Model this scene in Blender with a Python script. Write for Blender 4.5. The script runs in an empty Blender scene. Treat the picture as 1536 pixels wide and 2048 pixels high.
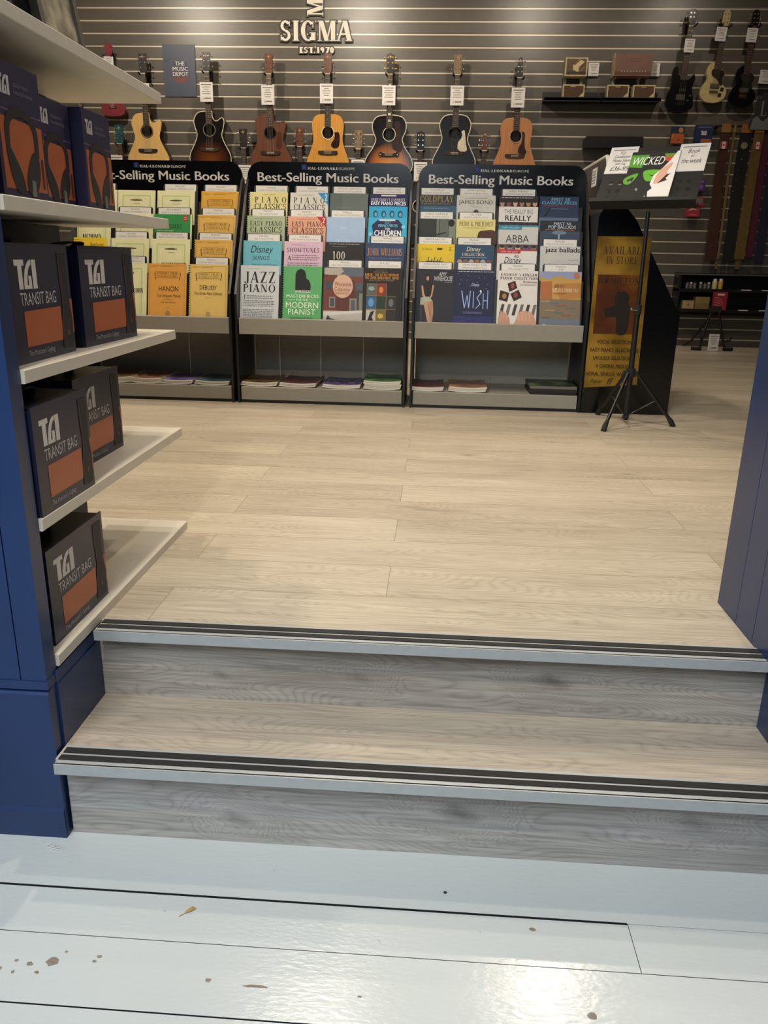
import bpy, bmesh, math, random
from mathutils import Matrix, Vector
random.seed(7)
PI = math.pi
sc = bpy.context.scene
COL = sc.collection

# ------------------------------------------------------------------ camera, world, exposure, lights
cam_d = bpy.data.cameras.new('camera')
cam = bpy.data.objects.new('camera', cam_d)
COL.objects.link(cam)
sc.camera = cam
cam_d.sensor_fit = 'VERTICAL'
cam_d.sensor_height = 36.0
cam_d.lens = 27.575
cam_d.clip_start = 0.05
_p, _ya, _ro = 0.31197973, -0.05804893, -0.01976641
EYE = Vector((0, 0, 0.76))
_f = Vector((math.sin(_ya) * math.cos(_p), math.cos(_ya) * math.cos(_p), -math.sin(_p)))
_r = Vector((math.cos(_ya), -math.sin(_ya), 0))
_d = _f.cross(_r)
_r2 = math.cos(_ro) * _r + math.sin(_ro) * _d
_d2 = -math.sin(_ro) * _r + math.cos(_ro) * _d
_m = Matrix((_r2, -_d2, -_f)).transposed().to_4x4()
_m.translation = EYE
cam.matrix_world = _m

sc.view_settings.view_transform = 'Standard'
sc.view_settings.look = 'None'
sc.view_settings.gamma = 1
sc.view_settings.use_curve_mapping = False
sc.view_settings.exposure = 0.45

world = bpy.data.worlds.new('world')
sc.world = world
world.use_nodes = True
world.node_tree.nodes['Background'].inputs[0].default_value = (0.85, 0.92, 1.0, 1)
world.node_tree.nodes['Background'].inputs[1].default_value = 0.15


def light(name, kind, loc, target, energy, color, **kw):
    l = bpy.data.lights.new(name, kind)
    l.energy = energy
    l.color = color
    for k, v in kw.items():
        setattr(l, k, v)
    o = bpy.data.objects.new(name, l)
    COL.objects.link(o)
    o.location = loc
    o.rotation_euler = (Vector(target) - Vector(loc)).to_track_quat('-Z', 'Y').to_euler()
    return o


# daylight entering through the shop front behind the camera
light('daylight', 'AREA', (-0.9, -1.6, 2.8), (0.0, 0.9, -0.37), 100, (0.80, 0.91, 1.0), shape='RECTANGLE', size=2.4, size_y=1.3)
WARM = (1.0, 0.865, 0.69)
LAMPS = [  # x, y, watts, spot degrees, aim point
    (-1.5, 2.85, 100, 115, None), (0.5, 2.3, 60, 105, None), (-0.6, 3.35, 100, 115, None), (-3.0, 4.6, 90, 125, None), (-0.6, 5.3, 115, 125, None),
    (0.93, 4.25, 110, 60, (0.35, 1.7, 0.0)), (2.0, 5.4, 42, 120, None), (-0.55, 7.42, 40, 90, None), (-2.7, 6.2, 115, 100, (-2.6, 8.0, 1.7)), (-0.9, 6.2, 125, 100, (-0.9, 8.0, 1.9)),
    (0.9, 6.3, 66, 95, (0.9, 8.0, 1.8)), (2.3, 6.6, 20, 90, (2.2, 8.0, 2.0)), (-0.5, -0.5, 140, 75, (-0.2, 3.6, 0.3)), (-1.2, -0.4, 30, 70, (-0.6, 3.8, 0.4))]

# ------------------------------------------------------------------ materials
def lin(h):
    h = h.lstrip('#')
    c = [int(h[i:i + 2], 16) / 255 for i in (0, 2, 4)]
    return tuple(((v + 0.055) / 1.055) ** 2.4 if v > 0.04045 else v / 12.92 for v in c) + (1,)


MATS = {}


def mat(name, hexc, rough=0.5, metal=0.0, var=0.08, scale=25.0, bump=0.0, spec=0.5, coat=0.0):
    if name in MATS:
        return MATS[name]
    m = bpy.data.materials.new(name)
    m.use_nodes = True
    nt = m.node_tree
    b = nt.nodes['Principled BSDF']
    b.inputs['Roughness'].default_value = rough
    b.inputs['Metallic'].default_value = metal
    b.inputs['Specular IOR Level'].default_value = spec
    b.inputs['Coat Weight'].default_value = coat
    b.inputs['Coat Roughness'].default_value = 0.08
    c = lin(hexc)
    tc = nt.nodes.new('ShaderNodeTexCoord')
    nz = nt.nodes.new('ShaderNodeTexNoise')
    nz.inputs['Scale'].default_value = scale
    nz.inputs['Detail'].default_value = 3
    nt.links.new(tc.outputs['Object'], nz.inputs['Vector'])
    rp = nt.nodes.new('ShaderNodeValToRGB')
    rp.color_ramp.elements[0].position = 0.3
    rp.color_ramp.elements[1].position = 0.7
    rp.color_ramp.elements[0].color = tuple(v * (1 - var) for v in c[:3]) + (1,)
    rp.color_ramp.elements[1].color = tuple(min(1, v * (1 + var)) for v in c[:3]) + (1,)
    nt.links.new(nz.outputs['Fac'], rp.inputs['Fac'])
    nt.links.new(rp.outputs['Color'], b.inputs['Base Color'])
    if bump:
        bp = nt.nodes.new('ShaderNodeBump')
        bp.inputs['Strength'].default_value = bump
        bp.inputs['Distance'].default_value = 0.002
        nt.links.new(nz.outputs['Fac'], bp.inputs['Height'])
        nt.links.new(bp.outputs['Normal'], b.inputs['Normal'])
    MATS[name] = m
    return m


def ink(hexc, rough=0.45):
    return mat('print_' + hexc.lstrip('#') + ('' if rough == 0.45 else '_%d' % (rough * 100)), hexc, rough + 0.1, var=0.03, spec=0.35)


def wood(name, light_hex, dark_hex, grain_axis='Z', freq=60.0, rough=0.35, coat=0.0, mix=1.0):
    """fine straight grain along one axis"""
    if name in MATS:
        return MATS[name]
    m = bpy.data.materials.new(name)
    m.use_nodes = True
    nt = m.node_tree
    b = nt.nodes['Principled BSDF']
    b.inputs['Roughness'].default_value = rough
    b.inputs['Coat Weight'].default_value = coat
    tc = nt.nodes.new('ShaderNodeTexCoord')
    mp = nt.nodes.new('ShaderNodeMapping')
    s = [freq, freq, freq]
    s['XYZ'.index(grain_axis)] = freq * 0.05
    mp.inputs['Scale'].default_value = s
    nz = nt.nodes.new('ShaderNodeTexNoise')
    nz.inputs['Scale'].default_value = 1.0
    nz.inputs['Detail'].default_value = 5
    rp = nt.nodes.new('ShaderNodeValToRGB')
    rp.color_ramp.elements[0].position = 0.3
    rp.color_ramp.elements[1].position = 0.7
    rp.color_ramp.elements[0].color = lin(dark_hex)
    rp.color_ramp.elements[1].color = lin(light_hex)
    nt.links.new(tc.outputs['Object'], mp.inputs['Vector'])
    nt.links.new(mp.outputs['Vector'], nz.inputs['Vector'])
    nt.links.new(nz.outputs['Fac'], rp.inputs['Fac'])
    nt.links.new(rp.outputs['Color'], b.inputs['Base Color'])
    MATS[name] = m
    return m


def oak(name, light_hex, dark_hex, vert=False, planks=True, seed=0.0, rough=0.42, contrast=1.0, knots=()):
    """laminate oak boards running along X, with cathedral grain, pores and knots"""
    m = bpy.data.materials.new(name)
    m.use_nodes = True
    nt = m.node_tree
    N = nt.nodes.new
    L = nt.links.new
    b = nt.nodes['Principled BSDF']
    b.inputs['Roughness'].default_value = rough
    b.inputs['Specular IOR Level'].default_value = 0.4
    tc = N('ShaderNodeTexCoord')
    mp = N('ShaderNodeMapping')
    if vert:
        mp.inputs['Rotation'].default_value = (-PI / 2, 0, 0)
    mp.inputs['Location'].default_value = (seed, seed * 0.37, 0)
    L(tc.outputs['Object'], mp.inputs['Vector'])
    br = N('ShaderNodeTexBrick')
    br.offset = 0.37
    br.offset_frequency = 2
    br.inputs['Scale'].default_value = 1.0
    br.inputs['Brick Width'].default_value = 1.38 if planks else 40.0
    br.inputs['Row Height'].default_value = 0.193 if planks else 20.0
    br.inputs['Mortar Size'].default_value = 0.0007 if planks else 0.0
    br.inputs['Mortar Smooth'].default_value = 0.1
    br.inputs['Color1'].default_value = (0, 0, 0, 1)
    br.inputs['Color2'].default_value = (1, 1, 1, 1)
    br.inputs['Mortar'].default_value = (0.5, 0.5, 0.5, 1)
    L(mp.outputs['Vector'], br.inputs['Vector'])
    # offset of the grain from board to board
    sc_ = N('ShaderNodeVectorMath'); sc_.operation = 'SCALE'; sc_.inputs['Scale'].default_value = 7.0
    L(br.outputs['Color'], sc_.inputs[0])
    ad = N('ShaderNodeVectorMath'); ad.operation = 'ADD'
    L(mp.outputs['Vector'], ad.inputs[0]); L(sc_.outputs[0], ad.inputs[1])
    # cathedral bands
    m2 = N('ShaderNodeMapping'); m2.inputs['Scale'].default_value = (1.1, 6.0, 6.0)
    L(ad.outputs[0], m2.inputs['Vector'])
    n1 = N('ShaderNodeTexNoise'); n1.inputs['Scale'].default_value = 1.2; n1.inputs['Detail'].default_value = 1.5
    L(m2.outputs['Vector'], n1.inputs['Vector'])
    fld = n1.outputs['Fac']
    core = None
    for kx, ky, kr_, amp in knots:
        mk = N('ShaderNodeMapping'); mk.vector_type = 'TEXTURE'
        mk.inputs['Location'].default_value = (kx + seed, ky + seed * 0.37, 0); mk.inputs['Scale'].default_value = (kr_ * 2.0, kr_, 1000.0)
        mk.inputs['Rotation'].default_value = (0, 0, -0.25)
        L(mp.outputs['Vector'], mk.inputs['Vector'])
        ng = N('ShaderNodeTexNoise'); ng.inputs['Scale'].default_value = 1.4; L(mk.outputs['Vector'], ng.inputs['Vector'])
        ml = N('ShaderNodeVectorMath'); ml.operation = 'LENGTH'; L(mk.outputs['Vector'], ml.inputs[0])
        aw = N('ShaderNodeMath'); aw.operation = 'MULTIPLY_ADD'; aw.inputs[1].default_value = 0.9; L(ng.outputs['Fac'], aw.inputs[0]); L(ml.outputs['Value'], aw.inputs[2])
        ex = N('ShaderNodeMapRange'); ex.interpolation_type = 'SMOOTHERSTEP'; ex.inputs['From Min'].default_value = 2.2; ex.inputs['From Max'].default_value = 0.25
        L(aw.outputs[0], ex.inputs['Value'])
        q_ = N('ShaderNodeMath'); q_.operation = 'MULTIPLY_ADD'; q_.inputs[1].default_value = amp; L(ex.outputs['Result'], q_.inputs[0]); L(fld, q_.inputs[2])
        fld = q_.outputs[0]
        cr_ = N('ShaderNodeMapRange'); cr_.inputs['From Min'].default_value = 1.0; cr_.inputs['From Max'].default_value = 0.45; cr_.inputs['To Max'].default_value = min(0.85, amp * 2.6)
        L(aw.outputs[0], cr_.inputs['Value'])
        if core is None: core = cr_.outputs['Result']
        else:
            mxm = N('ShaderNodeMath'); mxm.operation = 'MAXIMUM'; L(core, mxm.inputs[0]); L(cr_.outputs['Result'], mxm.inputs[1]); core = mxm.outputs[0]
    mm = N('ShaderNodeMath'); mm.operation = 'MULTIPLY'; mm.inputs[1].default_value = 150.0
    L(fld, mm.inputs[0])
    sn = N('ShaderNodeMath'); sn.operation = 'SINE'
    L(mm.outputs[0], sn.inputs[0])
    ab = N('ShaderNodeMath'); ab.operation = 'ABSOLUTE'; L(sn.outputs[0], ab.inputs[0])
    pw = N('ShaderNodeMath'); pw.operation = 'POWER'; pw.inputs[1].default_value = 0.45; L(ab.outputs[0], pw.inputs[0])
    # fine pores
    m3 = N('ShaderNodeMapping'); m3.inputs['Scale'].default_value = (7.0, 170.0, 170.0)
    L(ad.outputs[0], m3.inputs['Vector'])
    n2 = N('ShaderNodeTexNoise'); n2.inputs['Scale'].default_value = 1.0; n2.inputs['Detail'].default_value = 4
    L(m3.outputs['Vector'], n2.inputs['Vector'])
    # broad tone
    m4 = N('ShaderNodeMapping'); m4.inputs['Scale'].default_value = (1.3, 9.0, 9.0)
    L(ad.outputs[0], m4.inputs['Vector'])
    n3 = N('ShaderNodeTexNoise'); n3.inputs['Scale'].default_value = 1.0; n3.inputs['Detail'].default_value = 3
    L(m4.outputs['Vector'], n3.inputs['Vector'])
    def madd(a, k, c):
        q = N('ShaderNodeMath'); q.operation = 'MULTIPLY_ADD'; q.inputs[1].default_value = k
        L(a, q.inputs[0])
        if isinstance(c, (int, float)):
            q.inputs[2].default_value = c
        else:
            L(c, q.inputs[2])
        return q.outputs[0]
    v = madd(pw.outputs[0], 0.19 * contrast, 0.5 - 0.16 * contrast)
    v = madd(n2.outputs['Fac'], 0.7 * contrast, v)
    v = madd(n3.outputs['Fac'], 0.5 * contrast, v)
    bw = N('ShaderNodeRGBToBW'); L(br.outputs['Color'], bw.inputs[0])
    v = madd(bw.outputs[0], 0.16 * contrast, v)
    v = madd(v, 1.0, -0.66 * contrast)
    rp = N('ShaderNodeValToRGB')
    rp.color_ramp.elements[0].position = 0.22
    rp.color_ramp.elements[1].position = 0.8
    rp.color_ramp.elements[0].color = lin(dark_hex)
    rp.color_ramp.elements[1].color = lin(light_hex)
    L(v, rp.inputs['Fac'])
    # knots
    m5 = N('ShaderNodeMapping'); m5.inputs['Scale'].default_value = (2.1, 5.2, 5.2)
    L(ad.outputs[0], m5.inputs['Vector'])
    n4 = N('ShaderNodeTexNoise'); n4.inputs['Scale'].default_value = 1.0; n4.inputs['Detail'].default_value = 6; n4.inputs['Roughness'].default_value = 0.6
    L(m5.outputs['Vector'], n4.inputs['Vector'])
    kr = N('ShaderNodeValToRGB')
    kr.color_ramp.elements[0].position = 0.64; kr.color_ramp.elements[0].color = (0, 0, 0, 1)
    kr.color_ramp.elements[1].position = 0.80; kr.color_ramp.elements[1].color = (1, 1, 1, 1)
    L(n4.outputs['Fac'], kr.inputs['Fac'])
    mx = N('ShaderNodeMixRGB'); mx.inputs['Color2'].default_value = tuple(x * 0.45 for x in lin(dark_hex)[:3]) + (1,)
    if core is not None:
        mz = N('ShaderNodeMath'); mz.operation = 'MAXIMUM'; L(kr.outputs['Color'], mz.inputs[0]); L(core, mz.inputs[1]); L(mz.outputs[0], mx.inputs['Fac'])
    else:
        L(kr.outputs['Color'], mx.inputs['Fac'])
    L(rp.outputs['Color'], mx.inputs['Color1'])
    mo = N('ShaderNodeMixRGB'); mo.inputs['Color2'].default_value = tuple(x * 0.55 for x in lin(dark_hex)[:3]) + (1,)
    L(br.outputs['Fac'], mo.inputs['Fac']); L(mx.outputs['Color'], mo.inputs['Color1'])
    L(mo.outputs['Color'], b.inputs['Base Color'])
    bp = N('ShaderNodeBump'); bp.inputs['Strength'].default_value = 0.12; bp.inputs['Distance'].default_value = 0.001
    L(n2.outputs['Fac'], bp.inputs['Height']); L(bp.outputs['Normal'], b.inputs['Normal'])
    MATS[name] = m
    return m


def paint_boards(name, hexc):
    m = bpy.data.materials.new(name)
    m.use_nodes = True
    nt = m.node_tree
    N = nt.nodes.new
    L = nt.links.new
    b = nt.nodes['Principled BSDF']
    b.inputs['Roughness'].default_value = 0.2
    tc = N('ShaderNodeTexCoord')
    mp = N('ShaderNodeMapping'); mp.inputs['Scale'].default_value = (1.0, 2.5, 1)
    L(tc.outputs['Object'], mp.inputs['Vector'])
    nz = N('ShaderNodeTexNoise'); nz.inputs['Scale'].default_value = 60; nz.inputs['Detail'].default_value = 4
    L(mp.outputs['Vector'], nz.inputs['Vector'])
    n0 = N('ShaderNodeTexNoise'); n0.inputs['Scale'].default_value = 3; n0.inputs['Detail'].default_value = 2
    L(tc.outputs['Object'], n0.inputs['Vector'])
    rp = N('ShaderNodeValToRGB')
    c = lin(hexc)
    rp.color_ramp.elements[0].color = tuple(v * 0.93 for v in c[:3]) + (1,)
    rp.color_ramp.elements[1].color = tuple(min(1, v * 1.05) for v in c[:3]) + (1,)
    L(n0.outputs['Fac'], rp.inputs['Fac'])
    # chips and dark specks in the paint
    n5 = N('ShaderNodeTexNoise'); n5.inputs['Scale'].default_value = 34; n5.inputs['Detail'].default_value = 5
    L(tc.outputs['Object'], n5.inputs['Vector'])
    kr = N('ShaderNodeValToRGB')
    kr.color_ramp.elements[0].position = 0.73; kr.color_ramp.elements[0].color = (0, 0, 0, 1)
    kr.color_ramp.elements[1].position = 0.77; kr.color_ramp.elements[1].color = (0.55, 0.55, 0.55, 1)
    L(n5.outputs['Fac'], kr.inputs['Fac'])
    mx = N('ShaderNodeMixRGB'); mx.inputs['Color2'].default_value = lin('6b655c')
    L(kr.outputs['Color'], mx.inputs['Fac']); L(rp.outputs['Color'], mx.inputs['Color1'])
    L(mx.outputs['Color'], b.inputs['Base Color'])
    bp = N('ShaderNodeBump'); bp.inputs['Strength'].default_value = 0.22; bp.inputs['Distance'].default_value = 0.0025
    L(nz.outputs['Fac'], bp.inputs['Height']); L(bp.outputs['Normal'], b.inputs['Normal'])
    MATS[name] = m
    return m


def clear_mat(name, strength=0.12, tint=(1, 1, 1, 1)):
    if name in MATS:
        return MATS[name]
    m = bpy.data.materials.new(name)
    m.use_nodes = True
    nt = m.node_tree
    nt.nodes.remove(nt.nodes['Principled BSDF'])
    tr = nt.nodes.new('ShaderNodeBsdfTransparent'); tr.inputs[0].default_value = tint
    gl = nt.nodes.new('ShaderNodeBsdfGlossy'); gl.inputs['Roughness'].default_value = 0.12
    mx = nt.nodes.new('ShaderNodeMixShader')
    lw = nt.nodes.new('ShaderNodeLayerWeight'); lw.inputs['Blend'].default_value = strength
    nt.links.new(lw.outputs['Fresnel'], mx.inputs[0])
    nt.links.new(tr.outputs[0], mx.inputs[1]); nt.links.new(gl.outputs[0], mx.inputs[2])
    nt.links.new(mx.outputs[0], nt.nodes['Material Output'].inputs[0])
    MATS[name] = m
    return m


def burst(name, inner, mid, outer, cz, r0, r1, rough=0.2):
    """sunburst finish: rings of colour round a point of the guitar top"""
    m = bpy.data.materials.new(name)
    m.use_nodes = True
    nt = m.node_tree
    b = nt.nodes['Principled BSDF']
    b.inputs['Roughness'].default_value = rough
    tc = nt.nodes.new('ShaderNodeTexCoord')
    mp = nt.nodes.new('ShaderNodeMapping')
    mp.inputs['Location'].default_value = (0, 0, -cz)
    mp.inputs['Scale'].default_value = (1.0, 0.0, 0.9)
    ln = nt.nodes.new('ShaderNodeVectorMath'); ln.operation = 'LENGTH'
    nt.links.new(tc.outputs['Object'], mp.inputs['Vector'])
    nt.links.new(mp.outputs['Vector'], ln.inputs[0])
    mr = nt.nodes.new('ShaderNodeMapRange')
    mr.inputs['From Min'].default_value = r0; mr.inputs['From Max'].default_value = r1
    nt.links.new(ln.outputs['Value'], mr.inputs['Value'])
    rp = nt.nodes.new('ShaderNodeValToRGB')
    rp.color_ramp.elements[0].color = lin(inner)
    rp.color_ramp.elements[1].color = lin(outer)
    e = rp.color_ramp.elements.new(0.55); e.color = lin(mid)
    nt.links.new(mr.outputs['Result'], rp.inputs['Fac'])
    nt.links.new(rp.outputs['Color'], b.inputs['Base Color'])
    MATS[name] = m
    return m


def emit_mat(name, col, strength):
    m = bpy.data.materials.new(name)
    m.use_nodes = True
    b = m.node_tree.nodes['Principled BSDF']
    b.inputs['Emission Color'].default_value = col
    b.inputs['Emission Strength'].default_value = strength
    MATS[name] = m
    return m


BLACK = mat('black_powder_coat', '101010', 0.42)
BLACKGL = mat('black_gloss', '090909', 0.22)
BLACKRUB = mat('black_rubber', '141414', 0.75)
GREY = mat('grey_laminate', '8f8a7d', 0.5, var=0.03)
WHITE = mat('white_card', 'd8d5d0', 0.5, var=0.02)
PAGES = mat('paper_pages', 'd9d4c6', 0.7, scale=200)
CHROME = mat('chrome', 'd8d8d6', 0.18, 1.0, var=0.02)
GOLD = mat('gold_hardware', 'b89a50', 0.25, 1.0)
NAVY = mat('navy_paint', '142d58', 0.32, var=0.10, scale=5, bump=0.05)
NAVYBOX = mat('navy_carton', '191c36', 0.38, var=0.05)
SHELF = mat('white_shelf_melamine', 'c9c2b5', 0.4, var=0.02)
ALU = mat('brushed_aluminium', 'a4a8a9', 0.42, 0.25, var=0.04, scale=60)

# ------------------------------------------------------------------ lettering
_FONT = {}


def sans(txt, bold=0.0, shear=0.0):
    key = (txt, bold, shear)
    if key not in _FONT:
        cu = bpy.data.curves.new('tmp', 'FONT')
        cu.body = txt
        cu.resolution_u = 3
        cu.offset = bold
        cu.shear = shear
        ob = bpy.data.objects.new('tmp', cu)
        COL.objects.link(ob)
        dg = bpy.context.evaluated_depsgraph_get()
        me = bpy.data.meshes.new_from_object(ob.evaluated_get(dg))
        vs = [(v.co.x, v.co.y) for v in me.vertices]
        fs = [tuple(p.vertices) for p in me.polygons]
        bpy.data.objects.remove(ob)
        bpy.data.curves.remove(cu)
        bpy.data.meshes.remove(me)
        if vs:
            x0 = min(v[0] for v in vs); x1 = max(v[0] for v in vs); y0 = min(v[1] for v in vs); y1 = max(v[1] for v in vs)
            vs = [((v[0] - x0) / max(1e-6, x1 - x0), (v[1] - y0) / max(1e-6, y1 - y0)) for v in vs]
        _FONT[key] = (vs, fs)
    return _FONT[key]


def _glyph(ch, T, t):
    s, o = 0.045, 0.06
    def stem(x, th=T, top=True, bot=True):
        r = [('r', x, 0, x + th, 1)]
        if bot: r.append(('r', x - o, 0, x + th + o, s))
        if top: r.append(('r', x - o, 1 - s, x + th + o, 1))
        return r
    G = {
        'I': (stem(.08), .08 * 2 + T), 'L': (stem(.08) + [('r', .1, 0, .62, t), ('r', .57, 0, .62, .26)], .66),
        'T': (stem(.3, top=False) + [('r', .02, 1 - t, .76, 1), ('r', .02, .76, .07, 1), ('r', .71, .76, .76, 1)], .78),
        'E': (stem(.08) + [('r', .1, 0, .6, t), ('r', .1, 1 - t, .58, 1), ('r', .2, .48, .46, .48 + t), ('r', .55, 0, .6, .24), ('r', .53, .78, .58, 1), ('r', .42, .4, .46, .64)], .64),
        'F': (stem(.08) + [('r', .1, 1 - t, .58, 1), ('r', .2, .48, .46, .48 + t), ('r', .53, .76, .58, 1), ('r', .42, .4, .46, .64)], .6),
        'H': (stem(.08) + stem(.6) + [('r', .2, .48, .65, .48 + t)], .86),
        'A': ([('d', .04, .38, 0, 1, t + .02), ('d', .6, .33, 0, 1, T + .02), ('r', .17, .3, .6, .3 + t), ('r', -.03, 0, .2, s), ('r', .52, 0, .88, s)], .86),
        'V': ([('d', .33, .04, 0, 1, T + .02), ('d', .43, .68, 0, 1, t + .02), ('r', -.03, 1 - s, .3, 1), ('r', .58, 1 - s, .83, 1)], .8),
        'M': ([('r', .1, 0, .1 + t, 1), ('d', .42, .1, 0, 1, T), ('d', .5, .78, 0, 1, t), ('r', .78, 0, .78 + T, 1), ('r', .02, 0, .25, s), ('r', .7, 0, .78 + T + o, s), ('r', .02, 1 - s, .2, 1), ('r', .8, 1 - s, .78 + T + o, 1)], 1.03),
        'N': ([('r', .1, 0, .1 + t, 1), ('d', .58, .08, 0, 1, T + .02), ('r', .7, 0, .7 + t, 1), ('r', .02, 0, .25, s), ('r', .62, 1 - s, .85, 1), ('r', .0, 1 - s, .2, 1)], .86),
        'O': ([('a', .43, .5, .41, .515, T, t, 0, 360)], .86),
        'Q': ([('a', .43, .5, .41, .515, T, t, 0, 360), ('d', .68, .42, -.2, .15, T)], .88),
        'C': ([('a', .43, .5, .41, .515, T, t, 42, 318), ('r', .68, .66, .73, .97), ('r', .68, .1, .73, .25)], .78),
        'G': ([('a', .43, .5, .41, .515, T, t, 42, 318), ('r', .68, .66, .73, .97), ('r', .6, .04, .6 + T, .42), ('r', .5, .42 - s, .85, .42)], .88),
        'S': ([('a', .31, .745, .27, .27, .1 + T * .25, t + .03, 25, 268), ('a', .31, .265, .29, .28, .1 + T * .25, t + .03, -155, 92), ('r', .52, .74, .57, .98), ('r', .04, .02, .09, .3)], .64),
        'P': (stem(.08) + [('a', .26, .73, .38, .27, T, t, -90, 90), ('r', .2, .46, .3, .46 + t), ('r', .2, 1 - t, .3, 1)], .68),
        'R': (stem(.08) + [('a', .26, .74, .36, .26, T, t, -90, 90), ('r', .2, .48, .3, .48 + t), ('r', .2, 1 - t, .3, 1), ('d', .56, .3, 0, .5, T), ('r', .54, 0, .84, s)], .82),
        'B': (stem(.08) + [('a', .27, .755, .32, .245, T, t, -90, 90), ('a', .27, .265, .38, .265, T, t, -90, 90), ('r', .2, 0, .3, t), ('r', .2, .48, .3, .48 + t), ('r', .2, 1 - t, .3, 1)], .7),
        'D': (stem(.08) + [('a', .28, .5, .5, .5, T, t, -90, 90), ('r', .2, 0, .3, t), ('r', .2, 1 - t, .3, 1)], .84),
        'U': ([('r', .1, .27, .1 + T, 1), ('r', .66, .27, .66 + t, 1), ('a', .41, .29, .31, .3, (T + t) / 2, t, 180, 360), ('r', .02, 1 - s, .36, 1), ('r', .56, 1 - s, .82, 1)], .84),
        'J': ([('r', .22, .05, .22 + T, 1), ('a', .17, .07, .22, .16, T * .9, t, 205, 360), ('a', .05, .03, .075, .075, .075, .075, 0, 360), ('r', .14, 1 - s, .3 + T, 1)], .5),
        'K': (stem(.08) + [('d', .2, .6, .4, 1, t + .02), ('d', .6, .3, 0, .58, T), ('r', .55, 0, .88, s), ('r', .5, 1 - s, .76, 1)], .86),
        'W': ([('d', .27, .03, 0, 1, T), ('d', .36, .55, 0, 1, t), ('d', .74, .5, 0, 1, T), ('d', .84, 1.05, 0, 1, t), ('r', -.03, 1 - s, .28, 1), ('r', .97, 1 - s, 1.18, 1)], 1.16),
        'X': ([('d', .58, .05, 0, 1, T + .02), ('d', .06, .6, 0, 1, t + .01)], .82), 'Y': ([('r', .3, 0, .3 + T, .5), ('d', .3, .02, .45, 1, T), ('d', .42, .66, .45, 1, t), ('r', .2, 0, .3 + T + .1, s)], .76),
        'Z': ([('r', .06, 1 - t, .68, 1), ('r', .04, 0, .68, t), ('d', .04, .48, 0, 1, T + .03), ('r', .06, .78, .1, 1), ('r', .64, 0, .68, .24)], .74),
        '0': ([('a', .34, .5, .32, .51, T, t, 0, 360)], .68), '1': (stem(.2, top=False) + [('d', .08, .2, .82, 1, .1)], .58),
        '2': ([('a', .32, .72, .28, .28, T, t, -20, 190), ('d', .06, .42, 0, .66, T), ('r', .05, 0, .62, t + .05)], .66),
        '7': ([('r', .05, 1 - t - .06, .62, 1), ('d', .14, .46, 0, 1, T)], .66), '9': ([('a', .34, .68, .3, .32, T, t, 0, 360), ('a', .28, .6, .36, .6, T, t, -80, 10)], .7),
        '5': ([('r', .1, .5, .16, 1), ('r', .1, .9, .55, 1), ('a', .28, .32, .32, .33, T, t, -150, 130)], .66),
        '.': ([('a', .12, .09, .1, .1, .1, .1, 0, 360)], .26), '-': ([('r', .05, .36, .35, .44)], .4), '&': ([('a', .3, .26, .27, .28, T, t, 0, 360), ('a', .32, .76, .19, .25, T * .8, t, 0, 360), ('d', .62, .2, 0, .6, T)], .86),
        "'": ([('r', .06, .7, .14, 1)], .2), '*': ([('a', .15, .5, .13, .13, .13, .13, 0, 360)], .32), ' ': ([], .4)}
    return G.get(ch, ([('r', .08, 0, .25, 1)], .4))


def serif(txt, T=0.17, t=0.055, gap=0.09, grow=0.0):
    polys = []
    x = 0.0
    for ch in txt:
        prims, w = _glyph(ch, T, t)
        for p in prims:
            g = grow
            if p[0] == 'r':
                _, a, b, c, d = p
                polys.append([(x + a - g, b - g), (x + c + g, b - g), (x + c + g, d + g), (x + a - g, d + g)])
            elif p[0] == 'd':
                _, xb, xt, y0, y1, w_ = p
                polys.append([(x + xb - g, y0 - g), (x + xb + w_ + g, y0 - g), (x + xt + w_ + g, y1 + g), (x + xt - g, y1 + g)])
            else:
                _, cx, cy, rx, ry, tx, ty, a0, a1 = p
                n = max(6, int(abs(a1 - a0) / 18))
                for i in range(n):
                    q = [math.radians(a0 + (a1 - a0) * k / n) for k in (i, i + 1)]
                    ix, iy = max(0, rx - tx - g), max(0, ry - ty - g)
                    polys.append([(x + cx + ix * math.cos(q[0]), cy + iy * math.sin(q[0])), (x + cx + (rx + g) * math.cos(q[0]), cy + (ry + g) * math.sin(q[0])),
                                  (x + cx + (rx + g) * math.cos(q[1]), cy + (ry + g) * math.sin(q[1])), (x + cx + ix * math.cos(q[1]), cy + iy * math.sin(q[1]))])
        x += w + gap
    return polys, x - gap


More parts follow.
